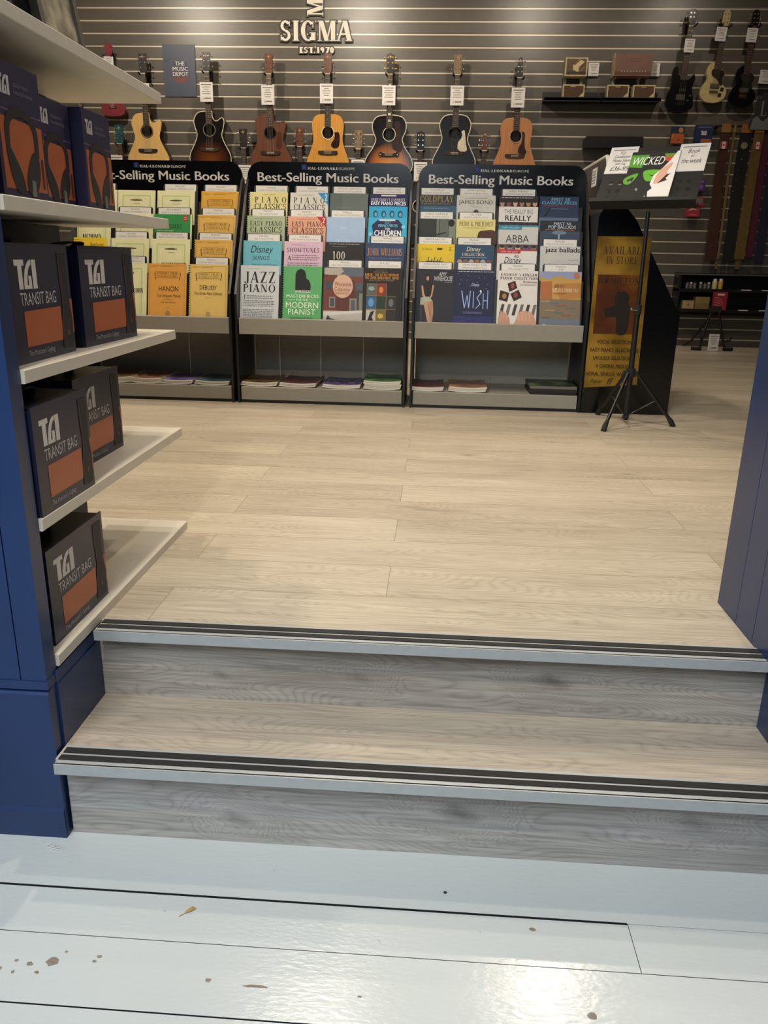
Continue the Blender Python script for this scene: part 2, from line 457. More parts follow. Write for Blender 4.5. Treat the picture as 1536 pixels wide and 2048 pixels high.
# ------------------------------------------------------------------ mesh builder
class MB:
    def __init__(s):
        s.v = []; s.f = []; s.fm = []; s.sm = []; s.mats = []; s.lay = 0
        s.o = Vector((0, 0, 0)); s.ux = Vector((1, 0, 0)); s.uy = Vector((0, 0, 1)); s.W = s.H = 1.0

    def mi(s, m):
        if m not in s.mats: s.mats.append(m)
        return s.mats.index(m)

    def add(s, vs, fs, m, smooth=False):
        b = len(s.v); i = s.mi(m)
        s.v += [tuple(v) for v in vs]
        for f in fs:
            s.f.append(tuple(b + k for k in f)); s.fm.append(i); s.sm.append(smooth)
        return s

    def box(s, x0, x1, y0, y1, z0, z1, m, M=None):
        vs = [Vector((x, y, z)) for x in (x0, x1) for y in (y0, y1) for z in (z0, z1)]
        if M is not None: vs = [M @ v for v in vs]
        return s.add(vs, [(0, 1, 3, 2), (4, 6, 7, 5), (0, 4, 5, 1), (2, 3, 7, 6), (0, 2, 6, 4), (1, 5, 7, 3)], m)

    def prism(s, pts, axis, a0, a1, m, cap=None):
        """extrude a 2D outline along an axis: 'x' pts=(y,z), 'y' pts=(x,z), 'z' pts=(x,y)"""
        def P(p, a):
            return {'x': (a, p[0], p[1]), 'y': (p[0], a, p[1]), 'z': (p[0], p[1], a)}[axis]
        n = len(pts)
        vs = [P(p, a0) for p in pts] + [P(p, a1) for p in pts]
        s.add(vs, [(i, (i + 1) % n, n + (i + 1) % n, n + i) for i in range(n)], m)
        s.add(vs, [tuple(range(n))[::-1], tuple(range(n, 2 * n))], cap or m)
        return s

    def tube(s, pts, r, m, n=8, caps=True, radii=None):
        pts = [Vector(p) for p in pts]
        vs = []; up = None
        for i, p in enumerate(pts):
            d = (pts[min(i + 1, len(pts) - 1)] - pts[max(i - 1, 0)]).normalized()
            if up is None:
                up = d.orthogonal().normalized()
            up = (up - d * up.dot(d))
            up = up.normalized() if up.length > 1e-5 else d.orthogonal().normalized()
            w = d.cross(up)
            rr = radii[i] if radii else r
            for k in range(n):
                a = 2 * PI * k / n
                vs.append(p + (up * math.cos(a) + w * math.sin(a)) * rr)
        fs = [(i * n + k, i * n + (k + 1) % n, (i + 1) * n + (k + 1) % n, (i + 1) * n + k) for i in range(len(pts) - 1) for k in range(n)]
        s.add(vs, fs, m, n > 4)
        if caps:
            b = len(pts) - 1
            s.add(vs, [tuple(range(n))[::-1], tuple(b * n + k for k in range(n))], m)
        return s

    def disc(s, c, nrm, r, th, m, n=20):
        c = Vector(c); d = Vector(nrm).normalized()
        return s.tube([c, c + d * th], r, m, n)

    def ball(s, c, r, m, sx=1, sy=1, sz=1, n=10):
        vs = []; fs = []
        for i in range(n // 2 + 1):
            th = PI * i / (n // 2)
            for k in range(n):
                a = 2 * PI * k / n
                vs.append((c[0] + r * sx * math.sin(th) * math.cos(a), c[1] + r * sy * math.sin(th) * math.sin(a), c[2] + r * sz * math.cos(th)))
        for i in range(n // 2):
            for k in range(n):
                fs.append((i * n + k, (i + 1) * n + k, (i + 1) * n + (k + 1) % n, i * n + (k + 1) % n))
        return s.add(vs, fs, m, True)

    # printed face: u,v in 0..1 over a rectangle of W x H metres at o, spanned by ux, uy
    def face(s, o, ux, uy, W, H):
        s.o, s.ux, s.uy, s.W, s.H = Vector(o), Vector(ux), Vector(uy), W, H
        s.n = s.ux.cross(s.uy).normalized(); s.lay = 1
        return s

    def P2(s, polys, m):
        h = s.n * (0.00016 * s.lay); s.lay += 1
        for i, p in enumerate(polys):
            hi = h + s.n * (0.000012 * (i % 9))
            vs = [s.o + s.ux * (u * s.W) + s.uy * (v * s.H) + hi for u, v in p]
            a = sum(p[i][0] * p[(i + 1) % len(p)][1] - p[(i + 1) % len(p)][0] * p[i][1] for i in range(len(p)))
            f = tuple(range(len(p)))
            s.add(vs, [f if a > 0 else f[::-1]], m)
        return s

    def r(s, u0, v0, u1, v1, c):
        return s.P2([[(u0, v0), (u1, v0), (u1, v1), (u0, v1)]], ink(c) if isinstance(c, str) else c)

    def ring(s, u0, v0, u1, v1, w, c):
        wu, wv = w, w * s.W / s.H
        return s.P2([[(u0, v0), (u1, v0), (u1, v0 + wv), (u0, v0 + wv)], [(u0, v1 - wv), (u1, v1 - wv), (u1, v1), (u0, v1)],
                     [(u0, v0 + wv), (u0 + wu, v0 + wv), (u0 + wu, v1 - wv), (u0, v1 - wv)], [(u1 - wu, v0 + wv), (u1, v0 + wv), (u1, v1 - wv), (u1 - wu, v1 - wv)]], ink(c) if isinstance(c, str) else c)

    def p(s, pts, c):
        return s.P2([pts], ink(c) if isinstance(c, str) else c)

    def e(s, cu, cv, ru, rv, c, n=18):
        return s.P2([[(cu + ru * math.cos(2 * PI * k / n), cv + rv * math.sin(2 * PI * k / n)) for k in range(n)]], ink(c) if isinstance(c, str) else c)

    def t(s, txt, u0, v0, u1, v1, c, style='sans'):
        m = ink(c) if isinstance(c, str) else c
        if style.startswith('serif'):
            if 'b' in style[5:]:
                polys, w = serif(txt, 0.24, 0.09)
            else:
                polys, w = serif(txt)
            return s.P2([[(u0 + q[0] / w * (u1 - u0), v0 + q[1] * (v1 - v0)) for q in p] for p in polys], m)
        vs, fs = sans(txt, -0.005 if style == 'thin' else 0.0, 0.25 if style == 'ital' else 0.0)
        for k in ((-1, 0, 1) if style == 'bold' else (0,)):
            h = s.n * (0.00016 * s.lay); s.lay += 1
            du = k * 0.025 * (v1 - v0) * s.H / s.W
            V = [s.o + s.ux * ((u0 + du + a * (u1 - u0)) * s.W) + s.uy * ((v0 + b * (v1 - v0)) * s.H) + h for a, b in vs]
            s.add(V, fs, m)
        return s

    def lines(s, u0, v0, u1, v1, n, c, frac=0.45, jitter=0.12):
        """rows of small print too fine to read"""
        rs = []
        for i in range(n):
            y = v1 - (i + 0.5) * (v1 - v0) / n
            hh = (v1 - v0) / n * frac / 2
            x = u0
            end = u1 - random.random() * jitter * (u1 - u0)
            while x < end:
                w = min((0.03 + random.random() * 0.09) * (u1 - u0), end - x)
                rs.append([(x, y - hh), (x + w, y - hh), (x + w, y + hh), (x, y + hh)])
                x += w + 0.02 * (u1 - u0)
        return s.P2(rs, ink(c) if isinstance(c, str) else c)

    def build(s, name, parent=None, label=None, smooth=False, kind=None):
        me = bpy.data.meshes.new(name)
        me.from_pydata(s.v, [], s.f)
        for m in s.mats: me.materials.append(m)
        me.polygons.foreach_set('material_index', s.fm)
        me.polygons.foreach_set('use_smooth', [smooth or q for q in s.sm])
        me.update()
        o = bpy.data.objects.new(name, me)
        COL.objects.link(o)
        if parent is not None: o.parent = parent
        if label: o['label'] = label
        if kind: o['kind'] = kind
        return o


def tag(o, label, cat, group=None):
    o['label'] = label
    o['category'] = cat
    if group: o['group'] = group
    return o


def thing(name, label, cat, loc=(0, 0, 0), rz=0.0, group=None):
    o = bpy.data.objects.new(name, None)
    o.empty_display_size = 0.05
    COL.objects.link(o)
    o.location = loc
    o.rotation_euler = (0, 0, rz)
    return tag(o, label, cat, group)


def struct(name, mb, label=None):
    o = mb.build(name)
    o['kind'] = 'structure'
    if label: o['label'] = label
    return o


def catmull(pts, n=5, closed=True):
    out = []
    N = len(pts)
    for i in range(N if closed else N - 1):
        p0, p1, p2, p3 = (pts[(i + k) % N] if closed else pts[max(0, min(N - 1, i + k))] for k in (-1, 0, 1, 2))
        for j in range(n):
            t = j / n
            out.append(tuple(0.5 * ((2 * b) + (-a + c) * t + (2 * a - 5 * b + 4 * c - d) * t * t + (-a + 3 * b - 3 * c + d) * t ** 3) for a, b, c, d in zip(p0, p1, p2, p3)))
    if not closed: out.append(pts[-1])
    return out


def rrect(x0, z0, x1, z1, r, n=6, corners='tlbr'):
    pts = []
    for cx, cz, a, k in ((x0 + r, z0 + r, 180, 'l'), (x1 - r, z0 + r, 270, 'r'), (x1 - r, z1 - r, 0, 't'), (x0 + r, z1 - r, 90, 'b')):
        if (k in 'lr' and 'B' not in corners and corners != 'all'):
            pts.append((x0, z0) if k == 'l' else (x1, z0))
        else:
            for i in range(n + 1):
                q = math.radians(a + 90 * i / n)
                pts.append((cx + r * math.cos(q), cz + r * math.sin(q)))
    return pts


# ------------------------------------------------------------------ structure
ZL = -0.372            # lower painted floor
YW = 8.06              # face of the slat wall
XL, XR, YF, ZC = -4.6, 3.7, -2.6, 3.3
FLOOR = oak('oak_laminate_floor', 'c4b9a5', '908472', planks=True, seed=0.09)
RISER = oak('oak_laminate_riser', 'b4aea5', '817b74', vert=True, planks=False, seed=3.4, contrast=1.3, knots=((0.274, -0.09, 0.045, 0.3), (-0.137, -0.104, 0.036, 0.2), (-0.439, -0.112, 0.024, 0.22)))
RISER2 = oak('oak_laminate_riser_lower', 'b7b3ae', '86827e', vert=True, planks=False, seed=8.2, contrast=1.3, knots=((0.081, -0.103, 0.05, 0.32), (-0.363, -0.147, 0.045, 0.2), (0.532, -0.095, 0.045, 0.2)))
TREAD = oak('oak_laminate_tread', 'c6baa8', '93887a', planks=False, seed=5.2)
PAINT = paint_boards('white_floor_paint', 'c6cbca')
PLASTER = mat('white_plaster', 'c9c4bb', 0.7, var=0.03, scale=8)
DARKWALL = mat('slatwall_charcoal', '57524b', 0.36, var=0.05, scale=14)
SLATLIP = mat('slatwall_aluminium_lip', 'cbc2b0', 0.4, 0.2, var=0.06, scale=4)
GAP = mat('dark_gap', '15161a', 0.9)

# upper floor
mb = MB()
mb.box(XL, XR, 1.512, YW + 0.1, -0.10, 0.0, FLOOR)
struct('floor', mb, 'pale oak laminate floor of the upper shop level')
# lower floor: painted boards with gaps
mb = MB()
mb.box(XL, XR, YF, 1.29, ZL - 0.06, ZL - 0.02, GAP)
edges = [1.2905, 1.144, 1.0405, 0.906, 0.77, 0.64, 0.50, 0.36, 0.22, 0.08, -0.06, -0.2, -0.34, -0.48, -0.62, -0.76, -0.9, -1.04, -1.18, -1.32, -1.46, -1.6, -1.74, -1.88, -2.02, -2.16, -2.3, -2.44, YF]
gaps = {1: 0.005, 2: 0.0014, 3: 0.0028}
def board(x0, x1, y0, y1):
    mb.box(x0, x1, y0, y1, ZL - 0.02, ZL - 0.0005, GAP)
    mb.add([(x0, y0, ZL), (x1, y0, ZL), (x1, y1, ZL), (x0, y1, ZL)], [(0, 1, 2, 3)], PAINT)
for i in range(len(edges) - 1):
    g0 = gaps.get(i, 0.0018); g1 = gaps.get(i + 1, 0.0018)
    if i == 0:
        board(XL, 0.387, edges[1] + 0.0025, edges[0])
        board(0.387, XR, edges[1] + 0.0003, edges[0])
    elif i == 1:
        board(XL, 0.387, edges[2] + 0.0007, edges[1] - 0.0025)
        board(0.3882, XR, edges[2] + 0.0007, edges[1] - 0.0003)
    else:
        board(XL, XR, edges[i + 1] + g1 / 2, edges[i] - g0 / 2)
# worn patches where the paint has come off
chip = mat('bare_wood_chip', '857a6c', 0.8, var=0.25, scale=300)
for cx, cy, rx, ry in [(-0.60, 0.985, 0.012, 0.009), (-0.635, 0.977, 0.006, 0.004), (-0.66, 0.982, 0.004, 0.003), (-0.585, 1.005, 0.003, 0.002), (-0.525, 1.0, 0.005, 0.003), (-0.53, 0.99, 0.004, 0.003), (-0.68, 0.965, 0.005, 0.004), (-0.655, 0.96, 0.003, 0.003), (-0.615, 0.962, 0.004, 0.003),
                       (-0.25, 0.965, 0.02, 0.003), (-0.33, 0.97, 0.005, 0.004), (0.29, 0.955, 0.009, 0.006), (0.215, 1.118, 0.006, 0.004), (-0.08, 0.96, 0.004, 0.002)]:
    q = [(cx + rx * math.cos(a) * (0.7 + 0.5 * random.random()), cy + ry * math.sin(a) * (0.7 + 0.5 * random.random()), ZL + 0.0004) for a in [2 * PI * k / 11 for k in range(11)]]
    mb.add(q, [tuple(range(11))], chip)
struct('floor', mb, 'white painted floorboards of the lower level')

# steps
def nosing(parent, Y, Z, x0, x1):
    mb = MB()
    mb.box(x0, x1, Y - 0.003, Y + 0.058, Z, Z + 0.004, ALU)
    mb.box(x0, x1, Y - 0.006, Y, Z - 0.018, Z + 0.004, ALU)
    o = mb.build('nosing', parent, 'grey metal nosing along the step edge')
    for k, (a, b) in enumerate(((0.010, 0.025), (0.032, 0.049))):
        MB().box(x0 + 0.002, x1 - 0.002, Y + a, Y + b, Z + 0.004, Z + 0.0056, BLACKRUB).build('grip_strip', o)
st = thing('stair_step', 'upper wooden step with grey metal nosing at the edge of the shop floor', 'step', (0, 1.51, 0))
st['kind'] = 'structure'
MB().box(-0.70, 0.735, 1.496 - 1.51, 0.02, -0.172, -0.022, RISER).build('riser', st)
nosing(st, 1.458 - 1.51, 0.0, -0.692, 0.712)
MB().box(-0.692, 0.70, 1.46 - 1.51, 0.0, -0.022, -0.0002, RISER).build('edge_board', st)
st = thing('stair_step', 'lower wooden step with grey metal nosing above the white floorboards', 'step', (0, 1.29, -0.172))
st['kind'] = 'structure'
MB().box(-0.70, 0.9, 0.0, 0.02, ZL + 0.172, -0.012, RISER2).build('riser', st)
MB().box(-0.70, 0.735, -0.035, 0.225, -0.03, 0.0, TREAD).build('tread', st)
nosing(st, 1.238 - 1.29, 0.0, -0.693, 0.9)

# slat wall
ZG = [0.066, .165, .266, .366, .466, .565, .665, .764, .863, .967, 1.07, 1.172, 1.27, 1.368, 1.466, 1.564] + [1.662 + 0.103 * k for k in range(16)]
mb = MB()
mb.box(XL, XR, YW + 0.016, YW + 0.06, 0, ZC, GAP)
z = 0.0
for g in ZG + [ZC]:
    mb.box(XL, XR, YW, YW + 0.016, z, g - 0.006, DARKWALL)
    if g < ZC - 0.01:
        mb.box(XL, XR, YW - 0.0015, YW + 0.014, g - 0.006, g + 0.0045, SLATLIP)
    z = g + 0.0045
struct('wall_back', mb, 'charcoal slat wall with pale aluminium grooves')

# other walls and the ceiling
mb = MB(); mb.box(XL - 0.1, XL, YF, YW + 0.1, ZL, ZC, PLASTER); struct('wall_left', mb)
mb = MB(); mb.box(XR, XR + 0.1, YF, YW + 0.1, ZL, ZC, mat('dark_side_wall', '4a4640', 0.6)); struct('wall_right', mb)
mb = MB(); mb.box(XL - 0.1, XR + 0.1, YF, YW + 0.1, ZC, ZC + 0.1, PLASTER); struct('ceiling', mb)

# blue partition left of the opening
mb = MB()
# upper boards with grooves (front face towards the lower floor)
xs = [-0.706, -0.757, -0.87, -0.985] + [-1.1 - 0.115 * k for k in range(31)]
for a, b in zip(xs[1:], xs[:-1]):
    mb.box(a + 0.0022, b, 1.27, 1.31, -0.012, ZC, NAVY)
mb.box(XL, -0.71, 1.278, 1.306, -0.034, ZC, NAVY)
mb.box(XL, -0.704, 1.268, 1.31, -0.030, -0.012, NAVY)
mb.prism([(1.266, -0.040), (1.269, -0.035), (1.30, -0.030), (1.30, ZL), (1.276, ZL)], 'x', XL, -0.705, NAVY)
mb.prism([(1.271, ZL), (1.2695, ZL + 0.062), (1.276, ZL + 0.072), (1.29, ZL + 0.072), (1.29, ZL)], 'x', XL, -0.706, NAVY)
struct('wall_left', mb, 'navy painted boarded partition left of the steps')
# side cheek of the step below the shelf
mb = MB()
mb.box(-0.74, -0.7005, 1.3, 1.512, ZL, -0.036, NAVY)
mb.box(-0.74, -0.703, 1.3, 1.512, -0.036, -0.008, NAVY)
struct('trim_1', mb, 'navy side panel beside the steps')
# pier right of the opening
mb = MB()
ys = [1.752, 1.636, 1.541, 1.44, 1.34, 1.24, 1.14]
for a, b in zip(ys[1:], ys[:-1]):
    mb.box(0.694, 0.9, a + 0.0011, b - 0.0011, 0.0, ZC, NAVY)
mb.box(0.697, 0.9, 1.14, 1.75, 0.0, ZC, NAVY)
mb.box(0.715, 0.9, 1.14, 1.496, ZL, -0.0, NAVY)
mb.box(0.9, XR, 1.5, 1.75, ZL, ZC, NAVY)
struct('wall_right', mb, 'navy boarded pier right of the steps')
mb = MB(); mb.box(-0.706, 0.694, 1.35, 1.6, 2.45, ZC, NAVY); struct('wall_front', mb)

# ceiling lamps
LENS = emit_mat('lamp_lens', (1.0, 0.86, 0.68, 1), 45)
for i, (x, y, w, sp, aim) in enumerate(LAMPS):
    t = thing('downlight', 'round white ceiling downlight with a warm glowing lens above the shop floor', 'ceiling light', (x, y, ZC), group='downlights in the shop ceiling')
    q = MB()
    for k in range(24):
        a0, a1 = 2 * PI * k / 24, 2 * PI * (k + 1) / 24
        P = lambda r, a, z: (r * math.cos(a), r * math.sin(a), z)
        q.add([P(.07, a0, 0), P(.07, a1, 0), P(.07, a1, -.012), P(.07, a0, -.012), P(.052, a1, -.012), P(.052, a0, -.012), P(.052, a1, 0), P(.052, a0, 0)], [(0, 1, 2, 3), (3, 2, 4, 5), (5, 4, 6, 7)], WHITE)
    q.build('rim', t)
    MB().disc((0, 0, -0.001), (0, 0, -1), 0.052, 0.004, LENS, 24).build('lens', t)
    light('downlight_beam', 'SPOT', (x, y, ZC - 0.02), aim or (x, y, 0), w, WARM, spot_size=math.radians(sp), spot_blend=0.6, shadow_soft_size=0.045)

# ------------------------------------------------------------------ shelving unit at the left
SX = -0.699
PANEL = mat('charcoal_back_panel', '1d2026', 0.6)
su = thing('shelving_unit', 'white shelving unit on a dark back panel left of the steps', 'shelving', (SX, 1.30, 0))
MB().box(-0.275, -0.257, 0.012, 0.75, 0.0, 1.9, PANEL).build('back_panel', su, 'dark panel behind the shelves')
SZ = [0.022, 0.298, 0.567, 0.848, 1.141]
for z in SZ:
    mb = MB()
    b = 0.0015
    mb.prism([(-0.2565, z - 0.024), (-b, z - 0.024), (0, z - 0.024 + b), (0, z - b), (-b, z), (-0.2565, z)], 'y', 0.012, 0.83, SHELF)
    mb.build('shelf', su)

def tgi(mb, u0, v0, u1, v1, c):
    U = lambda x: u0 + x * (u1 - u0); V = lambda y: v0 + y * (v1 - v0)
    P = [[(0, .8), (.44, .8), (.44, 1), (0, 1)], [(.14, 0), (.33, 0), (.33, .8), (.14, .8)], [(.8, 0), (1, 0), (1, 1), (.8, 1)],
         [(.38, 0), (.74, 0), (.74, .13), (.38, .13)], [(.6, .1), (.74, .1), (.74, .45), (.6, .45)]]
    for k in range(10):
        a0, a1 = math.radians(90 + 9 * k), math.radians(99 + 9 * k)
        C = lambda a, rx, ry: (.77 + rx * math.cos(a), ry * math.sin(a))
        P.append([C(a0, .24, .82), C(a0, .40, 1.0), C(a1, .40, 1.0), C(a1, .24, .82)])
    mb.P2([[(U(x), V(y)) for x, y in p] for p in P], ink(c))

ORANGE = mat('orange_print', 'a85a36', 0.4, var=0.06, scale=8)
def transit_box(label, X, Y0, Y1, Z, H, rz=0.0, D=0.2, arch=0.024):
    W = Y1 - Y0
    t = thing('bag_carton', label, 'box', (X, Y0, Z), rz, 'gig bag cartons on the shelves')
    mb = MB()
    mb.box(-D, 0, 0, W, 0, H, NAVYBOX)
    mb.face((0, 0, 0), (0, 1, 0), (0, 0, 1), W, H)
    tgi(mb, .10, .64, .43, .89, 'cfcac4')
    mb.t('TRANSIT BAG', .14, .50, .72, .61, 'c4c1c0', 'thin')
    mb.p([(.17, .14), (.77, .14), (.785, .25), (.78, .46), (.17, .45)], ORANGE)
    mb.p([(.935, .19), (1, .19), (1, .52), (.935, .51)], ORANGE)
    mb.p([(.775, .06), (.96, .05), (.985, .3), (.95, .55), (.955, .95), (.80, .95), (.80, .7), (.83, .5), (.785, .3)], '23232b')
    mb.P2([[(.80, .95), (.812, .95), (.835, .7), (.822, .7)], [(.822, .7), (.835, .7), (.83, .45), (.818, .45)], [(.818, .45), (.83, .45), (.795, .25), (.785, .25)], [(.785, .25), (.795, .25), (.84, .06), (.825, .06)], [(.85, .22), (.94, .34), (.94, .36), (.85, .245)]], ink('5a3a30'))
    mb.e(.885, .2, .02, .03, '6a3c2a')
    mb.t("The Musician's Gigbag", .17, .045, .60, .11, 'a9a6aa', 'thin')
    mb.build('carton', t)
    # open top: black flap and the strap handle of the bag inside
    MB().box(-D + 0.005, -0.004, 0.005, W - 0.005, H, H + 0.004, BLACK).box(-0.004, 0.0, 0.0, W, H, H + 0.006, NAVYBOX).build('top_flap', t, 'black folded top flap')
    hp = [(-0.07 + 0.02 * math.sin(a), W * 0.32 + 0.05 * math.cos(a), H + 0.004 + arch * math.sin(a)) for a in [PI * k / 12 for k in range(13)]]
    q = MB()
    for i in range(12):
        a, b = Vector(hp[i]), Vector(hp[i + 1])
        w = Vector((0.013, 0, 0)); th = Vector((0, 0, 0.003))
        q.add([a - w, a + w, b + w, b - w, a - w + th, a + w + th, b + w + th, b - w + th], [(0, 1, 2, 3)[::-1], (4, 5, 6, 7), (0, 4, 7, 3), (1, 2, 6, 5)], BLACKRUB)
    q.build('handle', t, 'black webbing handle')
    return t
transit_box('navy and orange gig bag carton alone on the lowest white shelf', -0.72, 1.347, 1.606, 0.022, 0.19)
transit_box('navy and orange gig bag carton nearest the steps on the second shelf up', -0.70, 1.318, 1.548, 0.298, 0.196, rz=0.0, D=0.2)
transit_box('navy gig bag carton set back behind another on the second shelf up', -0.775, 1.648, 1.90, 0.298, 0.194, D=0.16)
transit_box('navy gig bag carton nearest the blue post on the middle shelf', -0.733, 1.36, 1.604, 0.567, 0.202, rz=0.02, arch=0.008)
transit_box('navy gig bag carton furthest from the blue post on the middle shelf', -0.742, 1.664, 1.942, 0.567, 0.202, rz=-0.03, arch=0.008)

HPBAND = mat('headphone_print', '26262a', 0.4)
def headphone_box(label, X, Y0, Y1, Z, H, D=0.12):
    W = Y1 - Y0
    t = thing('headphone_box', label, 'box', (X, Y0, Z), 0, 'headphone boxes on the shelf')
    mb = MB()
    VIO = mat('violet_navy_carton', '2b2844', 0.4, var=0.04)
    mb.box(-D, 0, 0, W, 0, H, VIO)
    mb.face((0, 0, 0), (0, 1, 0), (0, 0, 1), W, H)
    mb.r(0, .645, 1, .655, '6a4a60')
    mb.p([(.06, .07), (.97, .07), (.97, .58), (.06, .6)], ORANGE)
    tgi(mb, .10, .76, .34, .90, 'b9b4b6')
    mb.t('classroom', .42, .835, .74, .875, '6c6880')
    mb.t('headphones', .42, .77, .82, .82, '6c6880')
    pol = []
    for k in range(14):
        a0, a1 = math.radians(180 * k / 14), math.radians(180 * (k + 1) / 14)
        C = lambda a, rx, ry: (.5 + rx * math.cos(a), .50 + ry * math.sin(a))
        pol.append([C(a0, .26, .12), C(a0, .36, .20), C(a1, .36, .20), C(a1, .26, .12)])
    pol.append([(.14, .34), (.22, .34), (.24, .51), (.14, .51)])
    pol.append([(.77, .34), (.85, .34), (.86, .51), (.76, .51)])
    mb.P2(pol, HPBAND)
    mb.p(catmull([(.14, .40), (.22, .38), (.42, .2), (.46, .06), (.30, .05), (.18, .2)], 4), HPBAND)
    mb.p(catmull([(.80, .38), (.66, .34), (.52, .16), (.56, .05), (.72, .06), (.84, .22)], 4), HPBAND)
    mb.p([(.60, .03), (.70, .03), (.70, .15), (.62, .16)], '6d6f66')
    mb.r(.89, .1, .92, .34, '3d2a2a')
    mb.build('carton', t)
    MB().box(-D * 0.6, -D * 0.4, W * 0.35, W * 0.65, H, H + 0.004, VIO).build('top_tab', t)
    return t
headphone_box('violet and orange headphone box nearest the blue post, tallest of three', -0.725, 1.368, 1.527, 0.848, 0.212)
headphone_box('violet and orange headphone box in the middle of three', -0.745, 1.548, 1.688, 0.848, 0.188)
headphone_box('violet and orange headphone box furthest from the blue post', -0.722, 1.697, 1.835, 0.848, 0.190)

# framed pictures leaning on the top shelf
def frame(label, Y0, Y1, fm, inner, X=-0.752, lean=0.16):
    t = thing('picture_frame', label, 'frame', (X, Y0, 1.141), 0, 'framed pictures on the top shelf')
    t.rotation_euler = (0, -lean, 0)
    W, H = Y1 - Y0, 0.3
    mb = MB()
    for a, b, c, d in ((0, W, 0, .018), (0, W, H - .018, H), (0, .018, .018, H - .018), (W - .018, W, .018, H - .018)):
        mb.box(-0.016, 0, a, b, c, d, fm)
    mb.build('frame_rim', t)
    q = MB(); q.box(-0.012, -0.006, .018, W - .018, .018, H - .018, inner)
    return t, q
MARB = mat('marbled_print', '8a8473', 0.35, var=0.75, scale=22)
t, q = frame('dark frame with a marbled grey and cream print, nearest the shelf end', 1.64, 1.835, mat('bronze_frame', '4a443b', 0.4), MARB); q.build('print', t)
t, q = frame('black frame leaning second from the shelf end', 1.565, 1.665, BLACKGL, mat('dark_print', '1c1e1e', 0.2), X=-0.775); q.build('print', t)
t, q = frame('dark grey frame leaning third from the shelf end', 1.43, 1.585, mat('charcoal_frame', '2c2d31', 0.35), mat('dark_slate_print', '33343a', 0.25), X=-0.79); q.build('print', t)

# ------------------------------------------------------------------ book racks
RW = 0.885
def rack(label, xc, wires, big):
    t = thing('book_rack', label, 'display rack', (xc, 4.21, 0), 0, 'music book racks')
    h = RW / 2
    # side panels: upright below, sloping back above the ledge
    for s in (-1, 1):
        mb = MB()
        prof = [(-0.012, 0), (-0.012, 0.57), (0.30, 1.08), (0.372, 1.17), (0.392, 1.17), (0.41, 1.14), (0.41, 0)]
        x = s * (h + 0.005)
        mb.prism(prof, 'x', x - 0.006, x + 0.006, BLACK)
        mb.build('side_panel', t)
    # header board with rounded top corners
    mb = MB()
    mb.prism(rrect(-h - 0.006, 0.86, h + 0.006, 1.25, 0.075), 'y', 0.366, 0.386, BLACKGL)
    mb.face((-h, 0.366, 1.10), (1, 0, 0), (0, 0, 1), RW, 0.15)
    f = lambda x, z: ((x + h) / RW, (z - 1.10) / 0.15)
    a = f(-0.392, 1.137); b = f(0.375, 1.197)
    mb.t('Best-Selling Music Books', a[0], a[1], b[0], b[1], 'd2cfcb', 'bold')
    a = f(-0.118, 1.213); b = f(0.138, 1.2255)
    mb.t('HAL*LEONARD', a[0], a[1], a[0] + (b[0] - a[0]) * .66, b[1], 'c9c6c2', 'serifb')
    mb.t('EUROPE', a[0] + (b[0] - a[0]) * .68, a[1], b[0], b[1], 'c9c6c2', 'sans')
    a = f(-0.15, 1.212); b = f(-0.124, 1.238)
    mb.r(a[0], a[1], b[0], b[1], '26306e')
    mb.r(a[0] + .008, a[1] + .04, b[0] - .008, b[1] - .04, '323f86')
    mb.build('header', t, 'black header board with white lettering')
    # tier boards that hold the rows of books
    for k in range(4):
        M = Matrix.Translation((0, 0.062 + 0.075 * k, 0.435 + 0.125 * k)) @ Matrix.Rotation(-math.radians(15), 4, 'X')
        MB().box(-h + 0.008, h - 0.008, 0.0, 0.006, 0, 0.24, BLACK, M).box(-h + 0.008, h - 0.008, -0.03, 0.0, -0.012, -0.006, BLACK, M).build('tier_board', t)
    MB().box(-h + 0.006, h - 0.006, 0.388, 0.40, 0.36, 1.13, BLACK).build('back_board', t)
    # grey ledge below the books
    mb = MB()
    mb.prism([(0, 0.366), (0, 0.446), (0.006, 0.45), (0.02, 0.45), (0.02, 0.412), (0.386, 0.412), (0.386, 0.366)], 'x', -h + 0.006, h - 0.006, GREY)
    mb.build('ledge', t, 'grey ledge with an upright lip')
    MB().box(-h + 0.008, h - 0.008, 0.021, 0.0235, 0.44, 0.565, clear_mat('clear_acrylic', 0.02)).build('acrylic_guard', t)
    # lower shelf
    mb = MB()
    mb.prism([(0, 0.017), (0, 0.083), (0.003, 0.086), (0.386, 0.086), (0.386, 0.017)], 'x', -h + 0.006, h - 0.006, GREY)
    mb.build('bottom_shelf', t, 'grey bottom shelf with a lip')
    mb = MB(); mb.box(-h + 0.006, h - 0.006, 0.386, 0.394, 0.017, 0.412, GREY)
    for i in range(3):
        for zz in (0.115, 0.352):
            mb.disc((-0.22 + 0.22 * i, 0.386, zz), (0, -1, 0), 0.003, 0.0006, BLACK, 8)
    mb.build('lower_back_panel', t, 'grey back panel of the lower shelf')
    MB().box(-h, h, 0.004, 0.39, 0, 0.017, BLACK).build('plinth', t)
    for wx in wires:
        x = wx - xc
        MB().tube([(x, 0.24, 0.0865), (x, 0.24, 0.345), (x + 0.004, 0.246, 0.36), (x + 0.03, 0.30, 0.366)], 0.0018, mat('white_wire', 'd0cdc4', 0.4), 6).build('wire_divider', t)
    return t
rack('black book rack partly hidden behind the white shelves', -1.526, [-1.384], 1)
rack('black book rack in the middle with three white wire dividers', -0.599, [-0.866, -0.633, -0.393], 2)
rack('black book rack beside the gold poster, without wire dividers', 0.334, [], 3)

